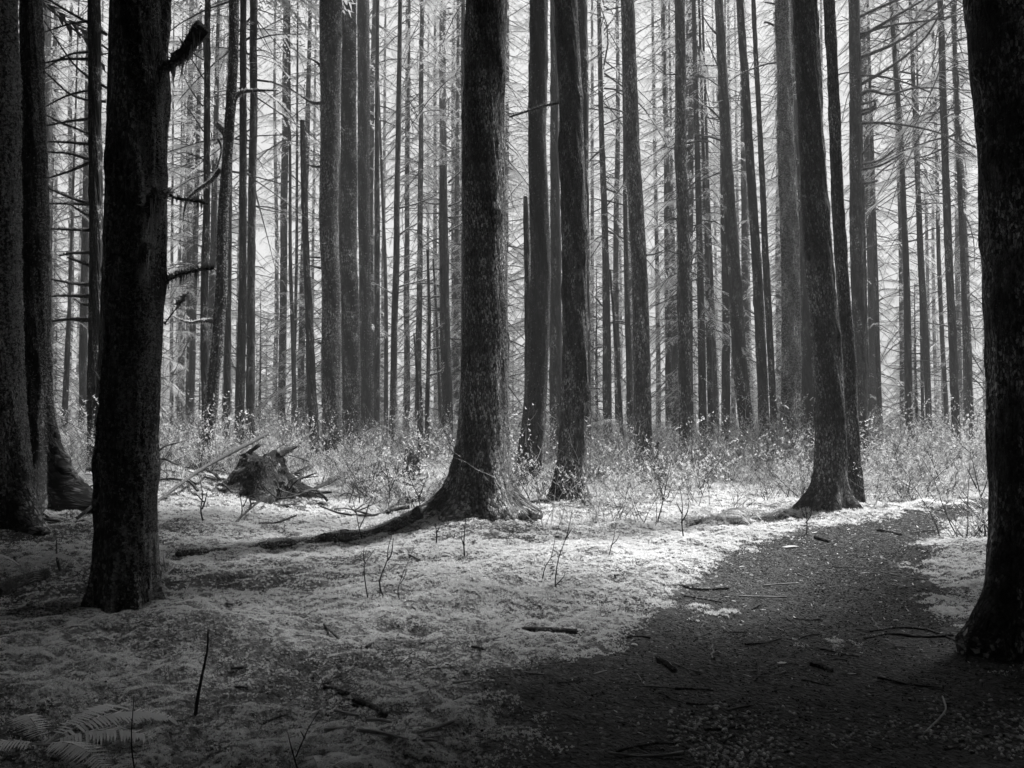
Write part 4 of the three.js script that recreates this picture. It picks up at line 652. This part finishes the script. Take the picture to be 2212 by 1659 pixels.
sapling('pale peeled stake upright in the dark hollow beside the big stubby trunk', [129, 1236], [[[129, 1240], [126, 1205], [123, 1166]]], 7, M.deadPale);
sapling('pale forked twig standing beside the foot of the big stubby trunk', [357, 1236], [[[357, 1238], [356, 1210], [354, 1192]], [[356, 1205], [366, 1188]]], 4, M.twigPale);
sapling('bare branching sapling at the bottom edge left of the trail', [640, 1655], [[[640, 1668], [632, 1610], [622, 1580]], [[636, 1640], [655, 1600], [668, 1570], [690, 1535]], [[655, 1600], [652, 1575]]], 4);
sapling('dark bushy whip rising beside the black edge trunk, over the trail end', [2128, 1130], [[[2128, 1132], [2118, 1080], [2108, 1030], [2100, 990]], [[2118, 1080], [2130, 1040], [2134, 1000]], [[2112, 1055], [2096, 1030], [2088, 1010]], [[2120, 1100], [2104, 1075]]], 3.4);

// ------------------------------------------------------------------ ferns
function fern(label, foot, fronds, len, mat, group, lift = 0.5) {
  const p = onGround(...foot), t = thing('fern', label, 'fern', p, group), R = rng(Math.round(foot[0]));
  fronds.forEach(([az, l, rise]) => {
    const tr = [], out = V(Math.cos(az), 0, Math.sin(az)), sd = V(-out.z, 0, out.x), LL = len * l, at = (s) => V(0, 0.02, 0).addScaledVector(out, LL * s * (1 - 0.12 * s)).addScaledVector(V(0, 1, 0), LL * (rise * s - (rise * 0.9 + 0.12) * s * s));
    const f = mesh('frond', bar(curve([0, 0.35, 0.7, 1].map((s) => [at(s), 0.004 * (1.1 - s)]), 8), 4, 0, 1, false), mat, t);
    for (let s = 0.12; s < 0.99; s += 0.026) for (const k of [-1, 1]) { if (R() < 0.1) continue;
      const q = at(s), w = LL * 0.17 * Math.sin(Math.min(1, s * 1.15 + 0.1) * 2.6) * (0.7 + 0.4 * R()) + 0.01, d = sd.clone().multiplyScalar(k).addScaledVector(out, 0.35).add(V(0, -0.15 - 0.2 * R(), 0)).normalize(), e = q.clone().addScaledVector(d, w), h = out.clone().multiplyScalar(LL * 0.013);
      const m = q.clone().addScaledVector(d, w * 0.5).add(h);
      tr.push(q.x - h.x, q.y, q.z - h.z, e.x, e.y, e.z, m.x, m.y, m.z, q.x - h.x, q.y, q.z - h.z, m.x, m.y, m.z, q.x + h.x, q.y, q.z + h.z);
    }
    mesh('leaflets', soup(tr), mat, f).userData.kind = 'stuff';
  });
}
M.fern = new THREE.MeshPhysicalMaterial({ color: grey(0.55), roughness: 0.8, transmission: 0.3, thickness: 0, side: THREE.DoubleSide });
M.fernDark = new THREE.MeshPhysicalMaterial({ color: grey(0.55), roughness: 0.8, transmission: 0.3, thickness: 0, side: THREE.DoubleSide });
fern('arching pale fern clump on the moss before the brush, beside the forked sapling', [1545, 1122], [[0.3, 1, 0.9], [0.9, 0.9, 0.8], [1.5, 0.8, 0.7], [2.4, 0.9, 0.9], [3.1, 1, 0.8], [-0.4, 0.9, 0.8], [0.1, 0.7, 0.6], [3.8, 0.7, 0.9], [-1.2, 0.8, 0.9]], 0.75, M.fern);
fern('smaller fern tucked between the arching clump and the stout buttressed trunk', [1660, 1118], [[0.3, 1, 0.8], [1.0, 0.9, 0.7], [1.8, 0.8, 0.7], [2.6, 0.9, 0.9], [-0.5, 0.9, 0.8]], 0.6, M.fern);
fern('dry fern collapsed over the far trail edge beyond the buttressed pair', [2035, 1096], [[0.2, 1, 0.7], [2.9, 1.1, 0.7], [1.0, 0.9, 0.6], [2.2, 0.9, 0.7], [3.6, 0.8, 0.8]], 0.75, M.fern);
fern('dark fern in the hollow under the leftmost shaggy trunk', [55, 1240], [[0.9, 1, 1.1], [1.9, 1, 1.2], [2.7, 0.9, 1], [0.1, 0.9, 1], [-0.6, 0.7, 1.1]], 0.7, M.fernDark);
fern('sprawling shaded fern in the bottom corner of the moss', [95, 1620], [[-0.55, 1.1, 0.55], [-0.15, 1, 0.4], [0.5, 0.9, 0.4], [-1.2, 0.9, 0.6], [2.6, 0.8, 0.5], [-2.4, 0.8, 0.6]], 0.62, M.fernDark);
fern('small shaded fern at the bottom edge beside the branching sapling', [690, 1690], [[-1.4, 1, 0.5], [-2.0, 0.9, 0.5], [-0.8, 0.9, 0.5]], 0.3, M.fernDark);

// ------------------------------------------------------------------ fallen wood
const LOGDARK = barkMat(0.95, 0.015);
function fallen(name, label, category, pts, w, mat, o = {}) {
  const g = pts.map(([x, y], i) => [onGround(x, y), i]), base = g[0][0].clone();
  const c = curve(g.map(([p, i]) => { const r = (Array.isArray(w) ? w[i] : w) / F * -p.z / 2; return [p.clone().sub(base).add(V(0, r * (o.lift ?? 0.75) + (o.up?.[i] ?? 0), 0)), r]; }), Math.max(4, 5 * pts.length));
  const t = thing(name, label, category, base, o.group), R = rng(Math.round(pts[0][0] * 3 + pts[0][1]));
  mesh(o.part || 'wood', bar(c, o.n || 9, o.wob ?? 0.22, Math.round(pts[0][0])), mat, t);
  if (o.moss) mesh('moss', soup(fuzz(c.map(([p, r]) => [p, r]), R, o.moss, o.tuft || 0.03)), o.mossMat || M.mossBright, t).userData.kind = 'stuff';
  return t;
}
M.mossBright = new THREE.MeshPhysicalMaterial({ color: grey(0.7), roughness: 1, transmission: 0.3, thickness: 0, side: THREE.DoubleSide });
fallen('fallen_log', 'broken mossy log lying on the moss just right of the big stubby trunk', 'log', [[382, 1203], [440, 1198], [510, 1190]], [17, 14, 9], LOGDARK, { moss: 1100, tuft: 0.022, n: 14, wob: 0.4 });
fallen('fallen_log', 'long mossy fallen trunk running to the roots of the huge spruce', 'log', [[535, 1187], [600, 1183], [665, 1172], [730, 1170], [790, 1158], [850, 1142], [905, 1120]], [10, 20, 15, 26, 18, 24, 30], LOGDARK, { moss: 3000, tuft: 0.028, n: 16, lift: 0.2, wob: 0.5, up: [0, 0.03, -0.005, 0.04, 0.01, 0.03, 0.04] });
fallen('leaning_pole', 'long dead pole slanting from the moss up to the rotten stump', 'pole', [[335, 1090], [440, 1050], [575, 1046]], [7, 8, 9], M.deadPale, { up: [0, 0.28, 0.95], moss: 60 });
fallen('fallen_log', 'thick mossy root-like log in the dark hollow at the picture edge', 'log', [[-12, 1296], [45, 1268], [98, 1248]], [30, 27, 20], LOGDARK, { moss: 1500, mossMat: M.mossLimb, tuft: 0.02, n: 14 });
fallen('fallen_log', 'short black log at the edge of moss and trail', 'log', [[1127, 1364], [1185, 1366], [1246, 1369]], [11, 12, 11], LOGDARK, { n: 12 });
const STICKS = [
  ['rotten stick end on the dark moss near the bottom', [[700, 1488], [725, 1492], [752, 1503]], 9, 0],
  ['split rotten slab of wood below the mossy stick end', [[765, 1518], [800, 1530], [834, 1550]], 13, 0],
  ['pale bark-stripped stick under the split rotten slab', [[722, 1538], [750, 1544], [775, 1549]], 6, 1],
  ['pale stick touching the lower end of the split slab', [[790, 1558], [818, 1559], [846, 1563]], 6, 1],
  ['longest pale stick pointing up the slope at the bottom', [[902, 1588], [940, 1577], [984, 1560]], 7, 1],
  ['thin pale stick beneath the longest pale one', [[909, 1598], [953, 1590]], 4, 1],
  ['short mossy stick near the bottom, left of the slab', [[700, 1580], [730, 1578], [757, 1580]], 6, 1],
  ['small upright-leaning pale splinter on the dark moss', [[790, 1507], [803, 1484]], 5, 1],
  ['short dark stick on moss above the dark hollow', [[791, 1400], [821, 1383]], 6, 0],
  ['dark straight stick across the moss by the trail edge', [[915, 1450], [945, 1446], [976, 1443]], 4, 0],
  ['pale flat stick at the border of moss and trail', [[978, 1477], [1020, 1471]], 5, 1],
  ['pale slender stick on the trail below the bright moss tongue', [[1125, 1453], [1150, 1456], [1174, 1457]], 4, 1],
  ['short pale stick lying alone on the trail', [[1282, 1459], [1310, 1452]], 4, 1],
  ['stout dark stub of branch in the middle of the trail', [[1421, 1427], [1440, 1440], [1458, 1452]], 11, 0],
  ['long thin stick crossing the trail below the stout stub', [[1383, 1483], [1430, 1486], [1462, 1489]], 3.5, 1],
  ['dark twig lying on the bright moss slope', [[1094, 1298], [1137, 1293]], 4, 0],
  ['dark flat stick on mixed moss near the bright tongue', [[1019, 1399], [1038, 1402], [1055, 1407]], 6, 0],
  ['paler flat stick right of the dark flat one', [[1078, 1402], [1108, 1409]], 5, 1],
  ['thin twig lying along the bright moss tongue', [[1210, 1381], [1232, 1388], [1252, 1397]], 3, 0],
  ['short pale stick at the bottom edge of the trail', [[1348, 1633], [1380, 1631]], 4, 1],
  ['mossy stick with pale top on the moss edge of the trail', [[1463, 1267], [1510, 1275], [1574, 1273]], 7, 0],
  ['slender stick lying parallel under the pale-topped stick', [[1477, 1289], [1520, 1296], [1560, 1303]], 4, 0],
  ['straight thin stick across the trail, upper of two', [[1650, 1266], [1690, 1263], [1726, 1262]], 3.4, 1],
  ['straight thin stick across the trail, lower of two', [[1596, 1289], [1645, 1291], [1700, 1292]], 3.4, 1],
  ['dark chunk of branch where trail meets moss', [[1760, 1164], [1774, 1168], [1788, 1173]], 9, 0],
  ['short stick on moss beside the trail bend', [[1525, 1184], [1560, 1181]], 3, 0],
  ['curved dark flake of bark in the middle of the trail', [[1750, 1438], [1775, 1443], [1797, 1453]], 11, 0],
  ['dark stick reaching in from the moss low on the trail', [[1458, 1490], [1500, 1491], [1540, 1492]], 5, 0],
  ['thin stick on the trail above two pale stones', [[1478, 1521], [1510, 1523], [1550, 1521]], 4, 0],
  ['stick slanting beside the two pale stones', [[1572, 1536], [1600, 1530], [1626, 1525]], 4, 1],
  ['pale curved root lying on the dark trail', [[2036, 1507], [2043, 1537], [2014, 1570], [1993, 1591]], 4, 2],
  ['bare root crossing the trail to the black edge trunk, upper', [[1868, 1382], [1920, 1372], [1990, 1378], [2060, 1376]], 6, 0],
  ['bare root crossing the trail to the black edge trunk, lower', [[1880, 1366], [1940, 1358], [2000, 1362], [2070, 1390]], 5, 0],
  ['pale root running over dark litter from the big stubby trunk', [[352, 1286], [420, 1292], [502, 1308]], 6, 1],
  ['stick leaning out at the foot of the big stubby trunk', [[338, 1257], [378, 1226]], 4, 1],
  ['dark stick in the litter below the stubby trunk knoll', [[58, 1311], [90, 1302], [128, 1288]], 6, 0],
  ['stick lying along the moss below the fallen mossy trunk', [[858, 1190], [880, 1199], [906, 1212]], 4, 0],
  ['thin stick among litter near the moss knoll', [[700, 1352], [730, 1380], [745, 1395]], 5, 0],
  ['pale splinter beside the thin stick near the knoll', [[646, 1390], [672, 1384]], 5, 2],
  ['dark stick half sunk in moss below the knoll', [[498, 1448], [530, 1444], [545, 1449]], 6, 0],
  ['branch stub lying on moss at the far trail bend', [[1895, 1148], [1925, 1152], [1948, 1158]], 6, 0],
];
M.stickDark = barkMat(0.95, 0.006); M.stick = new THREE.MeshStandardMaterial({ color: grey(0.2), roughness: 0.9, bumpMap: BARK_BUMP, bumpScale: 0.004 }); M.stickPale = new THREE.MeshStandardMaterial({ color: grey(0.42), roughness: 0.9 });
for (const [label, pts, w, k] of STICKS) fallen(label.includes('root') ? 'root' : 'stick', label, label.includes('root') ? 'root' : 'stick', pts, w, [M.stickDark, M.stick, M.stickPale][k], { n: 7, wob: 0.3, lift: 0.8, part: 'wood', moss: k === 0 ? 120 : 0, mossMat: M.mossLimb, tuft: 0.012 });
{ // more small sticks that nothing tells apart
  const R = rng(808), kinds = [0, 1, 2, 3].map((k) => { const n = 5, c = []; for (let i = 0; i <= n; i++) c.push([V(i / n - 0.5, 0.03 * Math.sin(i + k), (R() - 0.5) * 0.08), 0.03 * (1 - 0.4 * i / n)]); const q = c[2][0]; return mergeGeometries([bar(c, 5, 0.3, k + 5), bar(curve([[q, 0.02], [q.clone().add(V(0.16, 0.03, 0.12)), 0.014], [q.clone().add(V(0.3, 0.05, 0.17 + 0.05 * k)), 0.006]], 4), 4, 0.2, k)]); });
  for (let i = 0; i < 330; i++) {
    const z = -lerp(2.8, 12, Math.pow(R(), 1.3)), x = (R() - 0.45) * 1.2 * -z, pd = pathDist(x, z); if (pd < -0.3 && R() < mossAll(x, z) * 0.8) continue;
    const on = pd > 0, l = 0.08 + 0.34 * R() * R(), t = mesh('twig', kinds[i % 4], R() < 0.5 ? M.stick : M.stickDark);
    t.position.set(x, hgt(x, z) + l * 0.03, z); t.rotation.y = R() * 6.28; t.scale.set(l, l * 0.9, l * 0.9);
    on ? tag(t, 'small fallen twig lying on the dark trail', 'twig', 'fallen twigs on the trail') : tag(t, 'small fallen twig lying on the moss', 'twig', 'fallen twigs on the moss');
  }
}

// ------------------------------------------------------------------ stones
const STONES = [
  ['pale stone of a touching pair on the trail', 1548, 1529, 9], ['second pale stone of a touching pair on the trail', 1567, 1527, 7], ['round pale stone alone near the bottom of the trail', 1566, 1578, 8], ['angular pale stone beside the curved pale root', 2013, 1536, 8], ['small pale stone in the shade near the black edge trunk', 2121, 1473, 6], ['flat stone on the trail before the crossing roots', 1935, 1343, 7], ['grey stone among bottom gravel', 1617, 1590, 6], ['pale stone where moss thins at the trail edge', 1507, 1344, 6], ['pale stone above the slender stick on the trail edge', 1584, 1301, 5], ['small stone low on the mossy trail margin', 1064, 1473, 6], ['pale stone on the trail right of the bright moss tongue', 1369, 1396, 8], ['grey stone at the lower edge of the picture', 1034, 1642, 8], ['flat grey stone near the curved dark bark flake', 1830, 1556, 6], ['small stone left of the gravel patch', 1735, 1694 - 40, 6], ['tiny pale stone near the thin stick on the trail', 1600, 1352, 5], ['dull stone beside pale moss patch at trail edge', 1562, 1357, 4],
];
STONES.forEach(([label, x, y, w], i) => {
  const p = onGround(x, y), r = w / F * -p.z, g = new THREE.IcosahedronGeometry(1, 2), q = g.attributes.position;
  for (let k = 0; k < q.count; k++) { const v = V(q.getX(k), q.getY(k), q.getZ(k)), f = 0.75 + 0.6 * (fb(v.x * 1.3 + i * 5, v.y * 1.3 + v.z * 1.7 + 9, 60 + i, 2) - 0.2); q.setXYZ(k, v.x * f, v.y * f * 0.55, v.z * f * 0.8); }
  g.computeVertexNormals(); const m = mesh('stone', g, M.stone); m.position.copy(p).y += r * 0.2; m.scale.setScalar(r); m.rotation.y = i * 1.9; tag(m, label, 'stone');
});
function slab(label, x, y, w, seed) {
  const p = onGround(x, y), r = w / F * -p.z, t = chipGeo(seed, 0.3); const m = mesh('bark_slab', t, M.stickPale); t.computeVertexNormals(); m.position.copy(p); m.position.y += 0.015; m.scale.set(r, r * 0.5, r * 0.8); m.rotation.y = 0.4; tag(m, label, 'bark');
}
slab('pale slab of bark lying at the trail edge below the buttressed pair', 1708, 1184, 19, 21);
slab('pale dead leaf cupped on the trail right of the stout stub', 1690, 1437, 13, 22);

// ------------------------------------------------------------------ stumps
function stump(label, foot, w, h, o = {}) {
  const p = onGround(...foot), r = w / 2 / F * -p.z, H = h / F * -p.z, t = thing('stump', label, 'stump', p), R = rng(foot[0]);
  const geo = trunkGeo([[0, 0, r], [H * 0.6, o.lean || 0, r * 0.82], [H, (o.lean || 0) * 1.5, r * 0.7]], { n: 40, step: 0.06, relief: 0.05, knob: 0.1, flare: 0.9, flareH: H * 0.25, seed: foot[0], vis: H - 0.05 });
  const q = geo.attributes.position; for (let k = 0; k < q.count; k++) if (q.getY(k) > H * 0.75) q.setY(k, q.getY(k) - H * 0.45 * fb(q.getX(k) * 5 / r * 0.25 + 3, q.getZ(k) * 5 / r * 0.25, foot[0], 3)); geo.computeVertexNormals();
  mesh('wood', geo, o.mat || M.bark, t);
  for (const [pp, a, b, m] of o.b || []) { const c = curve(pp.map(([x, y], i) => [atDepth(x, y, -p.z + 0.12 * i).sub(p), lerp(a, b, i / (pp.length - 1)) / 2 / F * -p.z]), 10); const g = mesh('root', bar(c, 7, 0.3, 5), m || M.dead, t); mesh('moss', soup(fuzz(c, R, 150, 0.03)), M.mossLimb, g).userData.kind = 'stuff'; }
  for (let k = 0; k < (o.rag || 0); k++) {                             // broken roots thrown out all round
    const a = R() * 6.283, y = H * (0.1 + 0.62 * R()), l = r * (0.5 + 1.3 * R()), dn = 0.5 + 0.7 * R(), tw = (R() - 0.5) * 2.2, c = [];
    for (let i = 0; i <= 4; i++) { const f = i / 4; c.push([V(Math.cos(a + f * tw) * (r * 0.5 + l * f), Math.max(-0.02, y - dn * y * f * f + 0.16 * (R() - 0.5)), Math.sin(a + f * tw) * (r * 0.5 + l * f)), (0.05 + 0.055 * R()) * (1.08 - f)]); }
    const cc = curve(c, 9), g = mesh('root', bar(cc, 8, 0.6, k + 2), M.dead, t); mesh('moss', soup(fuzz(cc, R, 420, 0.03)), M.mossLimb, g).userData.kind = 'stuff';
  }
  trunkMoss(t, geo, o.moss ?? 700, 0.03, 0.12, () => 0.6, H * 0.9, foot[0] % 50);
}
stump('large rotten stump bristling with broken roots, at the end of the leaning pole', [562, 1066], 100, 110, { mat: M.bark, rag: 11, b: [[[[560, 962], [540, 975], [520, 985]], 9, 5], [[[590, 990], [610, 1030], [640, 1075], [655, 1092]], 14, 7], [[[600, 985], [618, 975], [640, 965]], 16, 7], [[[530, 1000], [500, 1040], [480, 1062]], 9, 5], [[[515, 1065], [522, 1095], [530, 1125]], 6, 3]] });
stump('small dark upright stump with frayed foot, left of the huge spruce', [885, 1036], 22, 78, { mat: M.bark, rag: 8, b: [[[[888, 1010], [905, 1000], [915, 985]], 5, 2], [[[885, 1020], [905, 1035], [915, 1042]], 6, 3], [[[880, 1015], [868, 1035], [862, 1045]], 6, 3]], moss: 200 });
stump('squat broken stump behind the large rotten one, by the sturdy mossy trunk', [627, 968], 24, 62, { mat: M.bark, rag: 6, moss: 120 });
stump('mossy sunken stump by the trunk roots on the far left', [118, 1080], 40, 95, { mat: M.bark, rag: 8, moss: 300 });
for (const [label, pts, w, m] of [
  ['dead branch heaped in the debris right of the large rotten stump', [[640, 1030], [690, 1010], [740, 985]], 7, M.dead], ['grey limb lying across the debris behind the large stump', [[655, 985], [720, 990], [790, 978]], 6, M.deadPale], ['mossy pole sunk in brush between large stump and small dark stump', [[680, 1060], [750, 1035], [822, 1020]], 8, M.dead], ['bent limb lying on the moss in front of the large stump', [[630, 1060], [680, 1082], [715, 1092]], 6, M.dead], ['dead branch lying on bright moss below the large stump', [[500, 1140], [540, 1120], [582, 1098]], 4, M.dead], ['forked limb fallen on bright moss left of the long mossy trunk', [[560, 1132], [600, 1150], [640, 1148]], 4, M.dead]])
  fallen('dead_limb', label, 'branch', pts, w, m, { up: [0, 0.12, 0.2], moss: 120, mossMat: M.mossLimb });
{ // the heap of dead limbs round the rotten stump and the roots on the far side
  const R = rng(606), kinds = [0, 1, 2, 3, 4].map((k) => { const c = [V(0, 0, 0)]; for (let i = 1; i <= 4; i++) c.push(V(i / 4, 0.12 * Math.sin(i * 1.3 + k) * R(), (R() - 0.5) * 0.3)); const main = curve(c.map((p, i) => [p, 0.022 * (1 - 0.17 * i)]), 9), q = c[2], s = curve([[q, 0.013], [q.clone().add(V(0.18, 0.1 + 0.1 * R(), (R() - 0.5) * 0.3)), 0.009], [q.clone().add(V(0.36, 0.12, (R() - 0.5) * 0.5)), 0.004]], 5); return mergeGeometries([bar(main, 6, 0.35, k), bar(s, 5, 0.3, k + 9)]); });
  for (let i = 0; i < 46; i++) {
    const left = i > 33, x = left ? -5 - 2.4 * R() : -5.4 + 3.9 * R(), z = left ? -7.5 - 5 * R() : -12 - 4.6 * R(), l = 0.5 + 1.1 * R(), m = mesh('dead_limb', kinds[i % 5], M.dead);
    m.position.set(x, hgt(x, z) + 0.02 + 0.06 * R(), z); m.rotation.order = 'YXZ'; m.rotation.set(R() * 0.6, R() * 6.283, 0.05 + 0.35 * R() * R()); m.scale.setScalar(l);
    left ? tag(m, 'dead limb lying in the dark hollow between the leftmost trunks', 'branch', 'dead limbs in the dark hollow') : tag(m, 'dead limb heaped in the ragged brush round the large rotten stump', 'branch', 'dead limbs heaped round the rotten stump');
  }
}
// hollow under the roots of the huge spruce: the mouth of a mossy burrow mound
fallen('root', 'dark mossy root arching over a hollow left of the huge spruce', 'root', [[835, 1112], [870, 1092], [920, 1082], [970, 1060]], [12, 18, 22, 26], LOGDARK, { moss: 900, lift: 0.6, n: 12, up: [0, 0.03, 0.06, 0.1] });

renderer.render(scene, camera);
